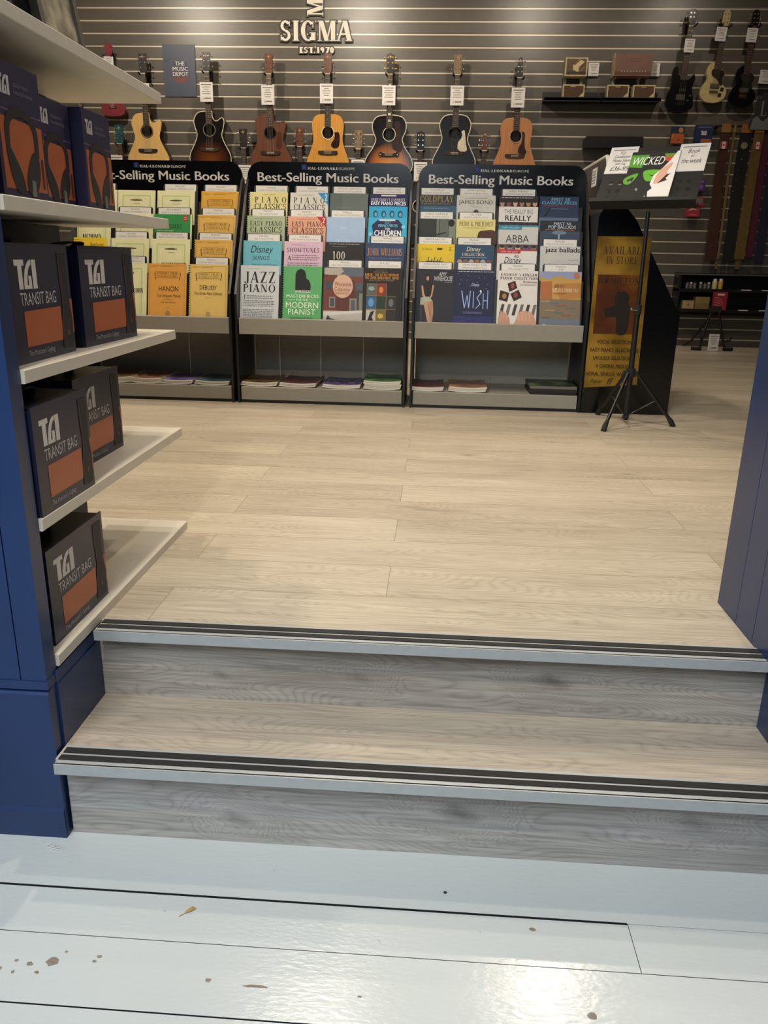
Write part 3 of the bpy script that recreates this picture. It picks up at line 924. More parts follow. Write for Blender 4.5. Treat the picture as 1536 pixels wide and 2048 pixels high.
LEAN = math.radians(15)
YT = [4.32, 4.395, 4.47, 4.545]
ROW = ['bottom row', 'third row down', 'second row down', 'top row']
RK = {1: 'left rack', 2: 'middle rack', 3: 'right rack'}
BX = {1: [(-1.861, -1.888, -1.886, -1.868), (-1.650, -1.657, -1.650, -1.656), (-1.434, -1.432, -1.436, -1.436), (-1.211, -1.199, -1.197, -1.192)],
      2: [(-0.935, -0.934, -0.927, -0.924), (-0.706, -0.712, -0.705, -0.702), (-0.487, -0.489, -0.494, -0.485), (-0.280, -0.277, -0.270, -0.271)],
      3: [(-0.008, -0.012, -0.010, -0.010), (0.199, 0.195, 0.199, 0.198), (0.425, 0.419, 0.426, 0.424), (0.648, 0.643, 0.643, 0.638)]}
ZT = [0.712, 0.838, 0.967, 1.091]
BW, BH, BT = 0.207, 0.297, 0.009


def book(rk, col, tier, desc, draw, bg, ztop=None, dy=0.0, spiral=None, h=None, tilt=0.0, noplace=False, w=BW):
    H = h or BH
    yt = YT[tier] + dy
    zt = ztop or ZT[tier]
    where = '' if noplace else ', %s, %s' % (ROW[tier], RK[rk])
    t = thing('music_book', desc + where, 'book', (BX[rk][col][tier], yt - H * math.sin(LEAN), zt - H * math.cos(LEAN)), 0, 'music books on the %s' % RK[rk])
    t.rotation_euler = (-LEAN, tilt, 0)
    mb = MB()
    mb.box(-w / 2 + 0.001, w / 2 - 0.001, -BT + 0.001, -0.001, 0.0, H - 0.0015, PAGES)
    cov = ink(bg, 0.45)
    mb.box(-w / 2, w / 2, -BT, -BT + 0.0009, 0, H, cov)
    mb.box(-w / 2, w / 2, -0.0009, 0, 0, H, cov)
    if spiral is None: mb.box(-w / 2, -w / 2 + 0.001, -BT, 0, 0, H, cov)
    mb.face((-w / 2, -BT, 0), (1, 0, 0), (0, 0, 1), w, H)
    sx, sy = (330.0, 440.0) if rk < 3 else (325.0, 428.0)
    mb.px = lambda x0, y0, x1, y1: (x0 / sx, 1 - y1 / sy, x1 / sx, 1 - y0 / sy)
    mb.q = lambda x, y: (x / sx, 1 - y / sy)
    draw(mb)
    mb.build('book_block', t)
    if spiral:
        q = MB()
        n = 24
        for i in range(n):
            z = 0.008 + (H - 0.016) * i / (n - 1)
            pts = [(-w / 2 - 0.001 + 0.0062 * math.cos(a), -BT / 2 + 0.0072 * math.sin(a), z) for a in [2 * PI * k / 7 for k in range(8)]]
            q.tube(pts, 0.0018, ink(spiral), 4, False)
        q.build('spiral_binding', t)
    return t


def TX(txt, x0, y0, x1, y1, c, st='sans'):
    return lambda m: m.t(txt, *m.px(x0, y0, x1, y1), c, st)
def RC(x0, y0, x1, y1, c):
    return lambda m: m.r(*m.px(x0, y0, x1, y1), c)
def PL(pts, c):
    return lambda m: m.p([m.q(*p) for p in pts], c)
def EL(x, y, rx, ry, c):
    def f(m):
        a = m.px(x - rx, y - ry, x + rx, y + ry)
        m.e((a[0] + a[2]) / 2, (a[1] + a[3]) / 2, (a[2] - a[0]) / 2, (a[3] - a[1]) / 2, c)
    return f
def LN(x0, y0, x1, y1, n, c, frac=0.4, jit=0.1):
    return lambda m: m.lines(*m.px(x0, y0, x1, y1), n, c, frac, jit)
def RG(x0, y0, x1, y1, w, c):
    return lambda m: m.ring(*m.px(x0, y0, x1, y1), w, c)
def D(*cmds):
    def f(m):
        for c in cmds: c(m)
    return f
def photos(x0, y0, x1, y1, n, cols, bgc):
    cmds = [RC(x0, y0, x1, y1, bgc)]
    w = (x1 - x0) / n
    for i in range(n):
        c = cols[i % len(cols)]
        cmds.append(EL(x0 + w * (i + .5), y0 + (y1 - y0) * .6, w * .33, (y1 - y0) * .42, c))
        cmds.append(EL(x0 + w * (i + .5), y0 + (y1 - y0) * .3, w * .3, (y1 - y0) * .2, '2a2320'))
    return D(*cmds)


def cream(title=None, ty=190, serifed=True):
    c = [RG(40, 38, 292, 440, .035, 'bccb8a'), RG(62, 62, 270, 415, .012, 'cbd4a0'), EL(166, 78, 50, 7, '55543c'), RC(112, 74, 220, 82, '55543c'), LN(140, 100, 200, 108, 1, '77755a')]
    if title: c.append(TX(title, 85, ty, 300 if len(title) > 9 else 250, ty + 36, '2b2a22', 'serifb'))
    return D(*c)
CR = 'dedcae'
def schirmer(extra=()):
    c = [RG(12, 14, 316, 430, .008, 'a87a2c'), LN(20, 20, 70, 27, 1, '6a4a1c'), LN(110, 20, 215, 27, 1, '6a4a1c'), RG(60, 62, 275, 112, .006, '6a4a1c'),
         TX("SCHIRMER'S LIBRARY", 75, 68, 262, 84, '6a4a1c', 'serif'), TX('OF MUSICAL CLASSICS', 80, 90, 255, 105, '6a4a1c', 'serif'), PL([(60, 70), (52, 74), (60, 128), (66, 128)], '7a5a2a'), PL([(275, 70), (283, 74), (272, 128), (267, 128)], '7a5a2a')]
    return D(*(c + list(extra)))

# ---- left rack
book(1, 0, 3, 'cream book half hidden behind the headphone box', cream(), CR)
book(1, 1, 3, 'cream green-framed book without a category card above it', cream(), CR)
book(1, 2, 3, 'cream green-framed book left of the yellow ones', cream(), CR)
book(1, 0, 2, 'cream Beethoven book with black condensed lettering', cream('BEETHOVEN', 168), CR)
book(1, 1, 2, 'cream green-framed book left of the bright green one', cream(), CR)
book(1, 2, 2, 'bright green Schubert book with a red badge', D(RC(255, 8, 295, 58, 'b3282c'), LN(262, 20, 288, 44, 2, 'e8c8c0'), TX('SCHUBERT', 70, 78, 245, 112, '17351f', 'serif'), LN(30, 125, 180, 138, 1, 'c8d8b8'), RC(318, 0, 330, 440, 'dde0a6')), '2f8a48')
book(1, 0, 1, 'bright yellow Beethoven book', D(TX('Beethoven', 185, 38, 305, 66, '2f2a18'), LN(20, 14, 110, 22, 1, '8a7420'), RC(0, 48, 150, 50, 'b89c20'), TX('KLAVIERSONATEN', 55, 105, 310, 140, '2c2410', 'serifb')), 'e2c02f')
book(1, 1, 1, 'cream green-framed book under the Haydn card', cream(), CR)
book(1, 2, 1, 'cream Shostakovich book with black lettering', cream('SHOSTAKOVICH', 186), CR)
book(1, 0, 0, 'cream book hidden behind the gig bag carton', cream(), CR)
book(1, 1, 0, 'cream Mendelssohn book with black lettering', cream('MENDELSSOHN', 196), CR)
book(1, 2, 0, 'orange Hanon book with an arched banner frame', schirmer([TX('HANON', 92, 176, 262, 216, '4a3418'), TX('The Virtuoso Pianist', 78, 238, 285, 262, '6a4a1c', 'ital'), LN(140, 275, 230, 281, 1, '8a6a34'), TX('Op. by Hanon', 115, 294, 240, 312, '7a5a2a', 'ital'), LN(160, 340, 190, 345, 1, '8a6a34'), EL(175, 392, 19, 24, '9a7638'), EL(175, 390, 13, 17, 'c08c44'), EL(175, 392, 5, 12, '9a7638')]), 'dc9f4a')
book(1, 3, 3, 'deep yellow library book under the highest card', schirmer(), 'd9a437')
book(1, 3, 2, 'yellow spiral library book', schirmer(), 'dcb055', spiral='1a1a1a')
book(1, 3, 1, 'yellow spiral library book', schirmer(), 'dcae54', spiral='1a1a1a')
book(1, 3, 0, 'pale yellow spiral Debussy book', schirmer([TX('DEBUSSY', 92, 164, 240, 196, '3f2f16'), TX('The Ultimate Piano Collection', 48, 214, 285, 238, '6a4a1c', 'ital'), LN(145, 258, 190, 264, 1, '8a6a34'), EL(168, 392, 18, 24, '9a7f46'), EL(168, 390, 12, 17, 'c9ab68'), EL(168, 392, 5, 12, '9a7f46')]), 'debd6c', spiral='1a1a1a')

# ---- middle rack
DK = '2f2c26'
book(2, 0, 3, 'pale yellow Piano Classics book', D(LN(110, 14, 235, 24, 1, '8a8258'), TX('P I A N O', 45, 37, 320, 84, DK, 'serif'), TX('CLASSICS', 43, 90, 320, 136, DK, 'serif')), 'dfd594', spiral='c9c4b4')
book(2, 1, 3, 'light grey Piano Classics book with a blue corner', D(LN(60, 14, 220, 24, 1, '8a857c'), TX('P I A N O', 30, 37, 300, 84, DK, 'serif'), TX('CLASSICS', 32, 92, 304, 138, DK, 'serif'), PL([(238, 0), (330, 0), (330, 96)], '2d8cc2'), TX('2', 298, 10, 322, 62, 'f0f0ee', 'serif')), 'd8d4cb')
book(2, 2, 3, 'plain grey-green book', D(RC(0, 0, 105, 440, '596560'), TX('LUDOVICO', 55, 106, 180, 122, '7c8680', 'serif')), '636d69')
book(2, 3, 3, 'navy and turquoise Easy Piano Pieces book', D(RC(0, 98, 330, 440, '2ba3cf'), RC(100, 7, 230, 18, 'dcdcd8'), TX("EVERYBODY'S FAVORITE", 16, 34, 308, 58, 'd6d4de', 'serif'), TX('EASY PIANO PIECES', 16, 60, 314, 88, 'ffffff', 'bold'), *[D(EL(55 + 71 * i, 158, 20, 27, '1f3a55'), EL(57 + 71 * i, 162, 12, 18, '5fa9c4')) for i in range(4)]), '1b1f58')
book(2, 0, 2, 'sage green spiral Easy Piano Classics book', D(LN(70, 16, 230, 28, 1, '7c8668'), TX('EASY PIANO', 28, 40, 305, 78, DK, 'serif'), TX('CLASSICS', 30, 86, 305, 132, DK, 'serif')), 'a5b291', spiral='17181a')
book(2, 1, 2, 'salmon pink spiral Easy Piano Classics book with a red corner', D(LN(75, 16, 240, 28, 1, 'a0705c'), TX('EASY PIANO', 35, 40, 305, 80, DK, 'serif'), TX('CLASSICS', 35, 88, 310, 134, DK, 'serif'), PL([(248, 0), (330, 0), (330, 82)], 'b22a2e'), TX('2', 298, 8, 322, 50, 'f0e8e0', 'serif')), 'dba086', spiral='17181a')
book(2, 2, 2, 'pale blue book', D(LN(120, 76, 180, 86, 1, 'd0dcf0'), TX('NATSU', 90, 172, 210, 198, 'c6d4ea', 'serif')), 'a3bbdb')
book(2, 3, 2, 'turquoise Children piano book with a dark blue shape', D(PL(catmull_pts := [(30, 60), (75, 20), (255, 14), (300, 60), (275, 150), (50, 150)], '1c2850'), RC(95, 12, 230, 24, 'd8dadc'), TX('EASY', 142, 28, 194, 46, '6fc6dc'), TX('PIANO PIECES', 88, 50, 250, 72, '6fc6dc', 'bold'), TX('FOR', 148, 78, 186, 94, 'ffffff', 'bold'), TX('CHILDREN', 55, 98, 280, 142, 'ffffff', 'bold'), EL(300, 70, 16, 14, '86d4e4'), EL(20, 130, 14, 14, '86d4e4')), '3bafd8')
book(2, 0, 1, 'teal book with black script lettering', D(LN(90, 20, 235, 30, 1, '3f7c8a'), TX('Disney', 66, 38, 258, 112, '17181c', 'ital'), TX('SONGS', 82, 118, 230, 150, '23343a', 'serif'), LN(70, 180, 300, 195, 1, '3f7c8a')), '6cb2c3')
book(2, 1, 1, 'lilac pink Showtunes book', D(LN(60, 22, 190, 32, 1, '9a7490'), TX('SHOWTUNES', 24, 50, 300, 84, '33262e', 'serif'), TX('A', 28, 112, 62, 148, '33262e', 'serif'), LN(68, 100, 305, 150, 3, '846a7a'), LN(28, 160, 305, 210, 3, '846a7a')), 'd3b2c8')
book(2, 2, 1, 'black book with a large white number', D(LN(30, 8, 290, 20, 1, 'b0aca4'), LN(55, 30, 180, 38, 1, '77746e'), TX('100', 58, 72, 166, 134, 'c9c5bc', 'serif'), TX('beautiful', 70, 140, 245, 185, 'b5b1a8', 'ital')), '1b1b1c')
book(2, 3, 1, 'dark blue book with tan lettering', D(TX('JOHN WILLIAMS', 18, 42, 312, 96, 'b2895f', 'serif'), LN(30, 112, 310, 122, 1, '8a7a70')), '2a3d63')
book(2, 0, 0, 'pale grey Jazz Piano book', D(LN(60, 18, 180, 28, 1, '8c9094'), TX('JAZZ', 36, 48, 302, 134, '1f2022', 'serif'), TX('PIANO', 24, 146, 302, 206, '1f2022', 'serif'), TX('T', 30, 228, 52, 262, '1f2022', 'serif'), LN(58, 228, 300, 262, 2, '74787c'), LN(30, 268, 300, 320, 4, '74787c'), LN(30, 335, 300, 425, 7, '74787c')), 'c3c8cc')
book(2, 1, 0, 'green spiral book with a black grand piano', D(PL([(105, 186), (105, 60), (118, 32), (148, 18), (180, 30), (194, 60), (196, 90), (222, 108), (236, 140), (236, 186)], '17191a'), RC(105, 184, 236, 200, 'e4e6e0'), LN(108, 185, 234, 196, 1, '1a1c1c', .9, 0), TX('MASTERPIECES', 32, 218, 306, 242, 'e3ecd8'), RC(50, 258, 108, 260, 'e3ecd8'), TX('FOR THE', 118, 250, 215, 268, 'e3ecd8'), RC(222, 258, 285, 260, 'e3ecd8'), TX('MODERN', 30, 278, 304, 322, 'e3ecd8'), TX('PIANIST', 50, 330, 282, 374, 'e3ecd8'), LN(70, 394, 270, 408, 2, '2c5c38')), '5aa768', spiral='17181a')
book(2, 2, 0, 'winter street book with a beige circle', D(RC(0, 0, 330, 70, '5c6470'), PL([(0, 8), (140, 0), (165, 30), (120, 70), (0, 55)], 'aaa49a'), RC(0, 60, 110, 340, '6d3a30'), RC(110, 100, 262, 345, '5a3029'), RC(262, 150, 330, 345, '4a4038'), RC(14, 110, 80, 170, '3c4850'), RC(268, 120, 326, 175, '4c545e'), RC(48, 232, 98, 312, '9a9690'), RC(53, 238, 93, 306, '454c56'), RC(220, 240, 280, 345, '8a8276'), RC(232, 252, 268, 345, '505a60'), RC(300, 200, 330, 360, '7a7f72'), RC(0, 338, 330, 440, 'b3b0aa'), PL([(0, 350), (330, 330), (330, 350), (0, 380)], 'cbc8c2'), PL([(20, 415), (40, 370), (60, 395), (100, 405), (95, 418)], '2e2c30'), EL(160, 148, 86, 92, 'c79f86'), EL(160, 148, 82, 88, 'cfaa92'), TX('Wintertide', 92, 116, 232, 148, '6a2f2a'), TX('Collection', 92, 156, 222, 186, '6a2f2a'), LN(100, 192, 220, 212, 2, '8a5a4c')), '6b4038')
book(2, 3, 0, 'black book with gold titles and nine small pictures', D(LN(100, 12, 200, 20, 1, '9a8a60'), TX('SONGS FROM', 90, 26, 205, 38, '8a7448'), TX('BARBIE * THE LITTLE MERMAID', 14, 42, 298, 62, 'c0893a', 'serifb'), TX('THE SUPER MARIO BROS. MOVIE', 14, 66, 300, 86, 'c0893a', 'serifb'), TX('AND MORE TOP MOVIES', 50, 90, 255, 102, '8a7a58'),
     *[RC(32 + 84 * (i % 3), 118 + 102 * (i // 3), 112 + 84 * (i % 3), 214 + 102 * (i // 3), c) for i, c in enumerate(['5a5c56', '7a3420', '17140f', '2f5a82', '1d3226', '2c2c30', 'b9b4aa', '6e6230', '26221e'])],
     RC(112, 118, 116, 422, '8a7038'), RC(196, 118, 200, 422, '8a7038'), RC(32, 214, 280, 218, '8a7038'), RC(32, 316, 280, 320, '8a7038'), EL(155, 170, 18, 26, 'd07a40'), EL(72, 160, 26, 18, '8fa0a4'), EL(72, 268, 24, 34, '5a94c4'), PL([(44, 410), (70, 340), (104, 330), (80, 380), (100, 412)], '1c1a1a'), EL(155, 372, 24, 20, 'c4a94a'), EL(240, 268, 20, 30, '6a6a6e')), '17120f')

# ---- right rack
book(3, 0, 3, 'dark blue-grey book with gold capitals', D(TX('COLDPLAY', 18, 8, 298, 56, 'a98b52', 'serif'), LN(30, 62, 290, 76, 1, '7a745c'), RC(0, 84, 325, 428, '355a72'), LN(50, 98, 265, 108, 1, '8aa0ac')), '2d3740')
book(3, 1, 3, 'pale grey book with thin black capitals', D(LN(70, 18, 260, 28, 1, '6c6a66'), TX('JAMES BOND', 18, 38, 304, 76, '26252a'), LN(120, 84, 210, 92, 1, '8a8782'), EL(165, 128, 22, 20, '3a3634')), 'c6c3bc')
book(3, 2, 3, 'black book with a strip of faces', D(LN(20, 8, 300, 20, 1, 'c8c4bc'), photos(0, 26, 325, 80, 6, ['b08c76', '7a5040', 'd0a78c', '9a7a60', 'a8855c', 'c09878'], '241b1d')), '211b20')
book(3, 2, 3, 'white Really Big book above a strip of photographs', D(TX('THE REALLY BIG', 46, 20, 284, 54, '6a6868'), TX('REALLY', 56, 66, 270, 106, '141416', 'bold'), photos(0, 116, 325, 172, 6, ['8c6a54', 'c49a76', 'a8745c', '7c5a6a', 'd0a488', '93705c'], '3a3038'), TX('EASY PIANO BOOK', 40, 190, 290, 220, '6a6868')), 'd8d4d0', ztop=1.036, dy=-0.022)
book(3, 3, 3, 'dark navy book with pale blue titles and a red line', D(TX('FIRST 50', 100, 10, 252, 34, '6ea4c2', 'bold'), TX('CLASSICAL PIECES', 20, 36, 308, 60, '6ea4c2', 'bold'), LN(40, 66, 285, 76, 1, 'b04038'), PL([(10, 190), (90, 80), (96, 84), (24, 190)], '14161c'), RC(0, 160, 325, 428, '5a6a84'), LN(100, 90, 240, 98, 1, '7a8aa0')), '26344f')
book(3, 0, 2, 'black book with pale panels and a round hole', D(RC(165, 0, 185, 428, '6a7068'), RC(190, 0, 262, 428, '5f665e'), RC(266, 0, 325, 428, '7c8277'), PL([(150, 120), (240, 100), (250, 106), (160, 130)], '1a1d1a'), EL(288, 32, 27, 27, '121412')), '2a2f2c')
book(3, 1, 2, 'cream yellow book with brown capitals', D(TX('PRIDE & PREJUDICE', 26, 18, 308, 52, '5c4020', 'serif'), LN(60, 60, 250, 70, 1, '9a8a50'), PL(catmull([(178, 150), (190, 96), (230, 84), (325, 88), (325, 200), (180, 200)], 4), '4a2c20')), 'd5cb84')
book(3, 2, 2, 'light grey book with a teal band and thin capitals', D(RC(0, 0, 325, 12, '2f88a0'), RC(0, 0, 190, 34, '2f88a0'), TX('really easy piano', 26, 10, 170, 28, 'b9d4da', 'ital'), TX('ABBA', 60, 74, 252, 130, '2c2a2e', 'thin'), photos(0, 144, 325, 200, 5, ['c2a03a', '7a9a9c', 'd0b060', '6a5a8a', '8a6a5a'], '5a4a50')), 'c5c3c0', ztop=0.941)
book(3, 3, 2, 'dark book with white titles and an orange line', D(TX('FIRST 50', 110, 12, 250, 34, 'b4bcc8', 'bold'), TX('POP BALLADS', 66, 36, 290, 60, 'b4bcc8', 'bold'), LN(40, 64, 290, 74, 1, 'c07a3a'), RC(0, 80, 325, 428, '39465c'), RC(150, 84, 160, 200, 'a8b8c8'), EL(155, 90, 60, 16, '6a7c94')), '1e2430')
book(3, 0, 1, 'bright yellow book with small black drawings', D(TX('Ed Sheeran', 54, 30, 142, 46, '4a4010', 'ital'), RC(180, 30, 222, 44, '2a2410'), LN(278, 20, 300, 50, 3, '4a4010'), *[PL([(105 + 22 * i, 140), (112 + 26 * i, 96 + 14 * (i % 2)), (116 + 26 * i, 98 + 14 * (i % 2)), (112 + 22 * i, 140)], '2a2410') for i in range(5)], PL([(90, 128), (235, 130), (236, 134), (90, 133)], '2a2410')), 'dcbc2a')
book(3, 1, 1, 'blue book with cream script above capitals', D(TX('Disney', 98, 16, 215, 60, 'd8d0b4', 'ital'), TX('COLLECTION', 64, 62, 246, 84, 'd8d0b4', 'serif'), LN(50, 92, 270, 102, 1, '8fa0ac'), *[EL(45 + 48 * i, 132, 22, 22, c) for i, c in enumerate(['a88a6a', '8a5a4a', 'b0a890', 'a06a3a', '9aa4a8', '7a4a40'])]), '244462')
book(3, 2, 1, 'white book with a red band and the number forty', D(RC(0, 0, 325, 10, 'b02a44'), RC(0, 0, 192, 30, 'b02a44'), TX('really easy piano', 26, 8, 170, 26, 'e0b8c0', 'ital'), TX('40', 140, 40, 178, 64, '3a383a'), TX('Disney', 60, 56, 200, 120, '1c1c20', 'ital')), 'd9d5d1', ztop=0.818)
book(3, 3, 1, 'light grey book with bold lower case lettering', D(TX('jazz ballads', 42, 8, 322, 56, '1c1b1e', 'bold'), LN(220, 96, 310, 106, 1, '8a8884')), 'c0bebb')
SK = 'b98f74'
book(3, 0, 0, 'charcoal book with a seated figure in a dark top', D(EL(105, 65, 24, 40, '1b1413'), EL(106, 70, 11, 17, SK), PL([(62, 110), (150, 100), (150, 195), (70, 215)], '1b1413'), PL([(55, 130), (68, 120), (82, 190), (112, 232), (104, 242), (66, 200)], SK), PL([(148, 115), (160, 125), (148, 200), (120, 240), (112, 232), (138, 190)], SK), PL([(52, 215), (115, 205), (150, 235), (130, 262), (50, 270)], 'a6ab98'), PL([(75, 250), (112, 242), (128, 330), (140, 415), (122, 425), (98, 330)], SK), PL([(115, 242), (155, 240), (162, 330), (150, 420), (138, 420), (130, 330)], 'a57c63'), PL([(50, 268), (70, 268), (66, 420), (56, 420)], '3d3d44'), TX('AMY', 195, 22, 262, 52, 'c8c6c8', 'ital'), TX('WINEHOUSE', 160, 52, 312, 88, 'c8c6c8', 'ital'), LN(245, 94, 310, 100, 1, '9a989c')), '22242b')
book(3, 1, 0, 'midnight blue book with sparkling thin letters', D(LN(30, 8, 320, 18, 1, 'b4b8cc', .5, 0), TX('Disney', 142, 98, 206, 128, 'b8c2dc', 'ital'), PL([(60, 155), (68, 155), (92, 285), (86, 285)], '9db4e4'), PL([(86, 285), (92, 285), (112, 190), (106, 190)], '9db4e4'), PL([(106, 190), (112, 190), (128, 285), (122, 285)], '9db4e4'), PL([(122, 285), (128, 285), (138, 155), (131, 155)], '9db4e4'), RC(158, 160, 164, 285, '9db4e4'), PL([(225, 160), (192, 200), (196, 206), (228, 168)], '9db4e4'), PL([(190, 200), (222, 255), (216, 258), (186, 206)], '9db4e4'), PL([(222, 252), (184, 290), (182, 284), (216, 250)], '9db4e4'), RC(238, 175, 244, 290, '9db4e4'), RC(274, 150, 280, 290, '9db4e4'), RC(240, 226, 278, 232, '9db4e4'), EL(218, 158, 10, 3, 'e8f0ff'), EL(218, 158, 3, 10, 'e8f0ff'), *[EL(30 + (i * 73) % 280, 30 + (i * 47) % 110, 2.5, 2.5, 'aab4dc') for i in range(12)], LN(80, 312, 240, 330, 2, '7a86b8'), RC(0, 345, 325, 428, '20285e')), '191c3e')
book(3, 2, 0, 'white piano collection book with hands on piano keys', D(TX('EASIEST 5-FINGER', 22, 20, 345 * .93, 40, '4a2a2c', 'serifb'), TX('PIANO COLLECTION', 20, 46, 325, 66, '4a2a2c', 'serifb'), TX('Showtunes', 205, 72, 318, 90, '8a3a34', 'bold'), LN(180, 96, 318, 112, 2, '9a9490'), PL([(80, 95), (142, 74), (160, 128), (98, 158)], '3a1c18'), EL(122, 112, 14, 22, '8a4a3a'), PL([(22, 146), (98, 166), (82, 232), (14, 216)], '2c1c10'), EL(58, 190, 18, 20, 'a07a3a'), PL([(106, 172), (172, 140), (200, 196), (136, 226)], '2e1512'), EL(150, 180, 18, 20, '8a4438'), *[PL([(40 + 52 * i, 250), (62 + 52 * i, 250), (44 + 52 * i, 330), (18 + 52 * i, 330)], '3a3636' if i % 2 == 0 else '6a6462') for i in range(6)], PL(catmull([(20, 428), (15, 350), (40, 310), (85, 330), (110, 370), (90, 428)], 4), 'b78d78'), PL(catmull([(150, 428), (165, 350), (190, 305), (250, 300), (300, 330), (320, 428)], 4), 'c2937c'), *[PL([(30 + 22 * i, 300 + 6 * i), (40 + 22 * i, 298 + 6 * i), (44 + 22 * i, 360), (30 + 22 * i, 360)], 'c0977f') for i in range(3)], *[PL([(170 + 30 * i, 312 - 8 * (i % 2)), (182 + 30 * i, 310 - 8 * (i % 2)), (190 + 30 * i, 370), (172 + 30 * i, 370)], 'cda088') for i in range(4)]), 'd6d2cc')
book(3, 3, 0, 'painted landscape book in clear wrapping', D(RC(0, 0, 325, 60, '8a94b4'), PL([(0, 40), (60, 60), (140, 30), (230, 56), (325, 40), (325, 220), (0, 220)], 'b8924a'), PL([(0, 80), (90, 70), (100, 210), (0, 230)], 'a8683a'), PL([(120, 90), (325, 80), (325, 190), (160, 210)], 'b07a3c'), RC(0, 205, 325, 428, '7a6c5a'), *[RC(10 + (i * 67) % 230, 215 + 17 * i, 80 + (i * 67) % 230, 225 + 17 * i, ['a08858', '5a6a74', '8a5a3a', '6a6458'][i % 4]) for i in range(11)], EL(285, 28, 24, 22, 'b0704a'), TX('Jazz on a', 110, 96, 190, 118, '4a3626', 'serifb'), TX("JAZZ ON A SUMMER'S DAY", 95, 124, 305, 152, 'd8c49a', 'serifb'), LN(110, 160, 210, 168, 1, '4a3626'), RC(0, 350, 325, 428, '6a7280'), EL(40, 402, 16, 12, 'c4c4c8')), 'a5814e', w=0.21)

# category cards
def card(rk, col, tier, l1, l2, where, dx=0.0, ztop=None, dy=0.0):
    zt = ztop or ZT[tier]
    H, w = 0.338, 0.192
    t = thing('category_card', 'white %s category card on a black tab, %s' % (l1.lower() if not where.startswith('!') else 'small', where.lstrip('!')), 'category card', (BX[rk][col][tier] + dx, YT[tier] + dy - BH * math.sin(LEAN) + 0.004, zt - BH * math.cos(LEAN)), 0, 'category cards on the %s' % RK[rk])
    t.rotation_euler = (-LEAN, 0, 0)
    MB().prism(rrect(-w / 2, 0.1, w / 2, H, 0.012), 'y', 0.002, 0.005, BLACK).build('black_tab', t)
    mb = MB()
    mb.box(-0.086, 0.086, 0.0008, 0.002, H - 0.038, H - 0.003, WHITE)
    mb.face((-0.086, 0.0008, H - 0.038), (1, 0, 0), (0, 0, 1), 0.172, 0.035)
    n = min(0.36, 0.028 * len(l1))
    mb.t(l1, .5 - n, .56, .5 + n, .84, '5c5856', 'thin')
    n = min(0.42, 0.0185 * len(l2))
    mb.t(l2, .5 - n, .16, .5 + n, .40, '6c6866', 'thin')
    mb.build('card_insert', t)
CP, AZ, MC, MP, FS = 'CLASSICAL PIANO COLLECTIONS', 'CLASSICAL COMPOSERS A TO Z', 'MISC COLLECTIONS', 'MISC PIANO COLLECTIONS', 'FILM, SHOW & TV COLLECTIONS'
card(1, 0, 3, 'BACH', AZ, '!above the half hidden cream book, left rack')
card(1, 2, 3, 'MOZART', AZ, 'above a cream book of the left rack', 0.02)
card(1, 1, 2, 'ELGAR', AZ, 'above a cream book of the left rack')
card(1, 2, 2, 'SCHUBERT', AZ, 'above the bright green book')
card(1, 1, 1, 'HAYDN', AZ, 'above a cream book of the left rack')
card(1, 2, 1, 'SHOSTAKOVICH', 'PIANO CLASSICAL COMPOSERS', 'above a cream book of the left rack')
card(1, 1, 0, 'MENDELSSOHN', AZ, 'beside the gig bag carton, left rack')
card(1, 3, 3, 'PIANO', CP, 'above the topmost yellow library book, left rack')
card(1, 3, 2, 'PIANO', CP, 'between first and second yellow books, left rack', 0.006)
card(1, 3, 1, 'PIANO', CP, 'between second and third yellow books, left rack', 0.006)
card(1, 3, 0, 'PIANO', CP, 'above the pale yellow Debussy book', 0.012)
card(2, 0, 3, 'PIANO', CP, 'above the pale yellow Piano Classics book', 0.012)
card(2, 1, 3, 'PIANO', CP, 'above the grey book with a blue corner', 0.012)
card(2, 2, 3, 'EINAUDI, LUDOVICO', 'PIANO, VOICE & GUITAR', '!above the plain grey-green book')
card(2, 3, 3, 'PIANO REPERTOIRE', "EVERYBODY'S FAVOURITE SERIES", 'above the navy and turquoise book')
card(2, 0, 2, 'PIANO', MC, 'above the sage green spiral book', 0.008)
card(2, 1, 2, 'PIANO', MC, 'above the salmon pink spiral book', -0.004)
card(2, 2, 2, 'PIANO', MP, 'above the pale blue book', 0.006)
card(2, 0, 1, 'PIANO', MC, 'above the teal book with black script', 0.004)
card(2, 1, 1, 'PIANO', MP, 'above the lilac pink book', 0.004)
card(2, 3, 1, 'PIANO', FS, 'above the dark blue book with tan lettering', 0.01)
card(2, 2, 0, 'PIANO', MP, 'above the winter street book', 0.004)
card(2, 3, 0, 'PIANO', FS, 'above the black book with nine pictures', 0.006)
card(3, 0, 3, 'COLDPLAY', 'PIANO, VOICE & GUITAR', '!above the dark book with gold capitals')
card(3, 1, 3, 'JAMES BOND', 'SHOWS & FILMS A TO Z', '!above the grey book with thin black capitals')
card(3, 2, 3, 'EASY PIANO', 'EASY PIANO SONG COLLECTIONS', 'above the black book of faces')
card(3, 0, 2, 'KING, CAROLE', 'PIANO, VOICE & GUITAR', '!above the black book with pale panels')
card(3, 1, 2, 'OLIVER', 'SHOWS & FILMS A TO Z', '!above the cream yellow book, right rack')
card(3, 0, 1, 'SHEERAN, ED', 'PIANO, VOICE & GUITAR', '!above the bright yellow book, right rack')
card(3, 1, 1, 'PIANO', 'DISNEY COLLECTIONS', 'above the blue book with cream script')
card(3, 3, 1, 'PIANO', 'JAZZ & BLUES COLLECTIONS', 'above the grey book with bold lower case')
card(3, 0, 0, 'WINEHOUSE, AMY', 'PIANO, VOICE & GUITAR', '!above the book with a seated figure')
card(3, 1, 0, 'LION KING, THE', 'SHOWS & FILMS A TO Z', '!above the midnight blue book')
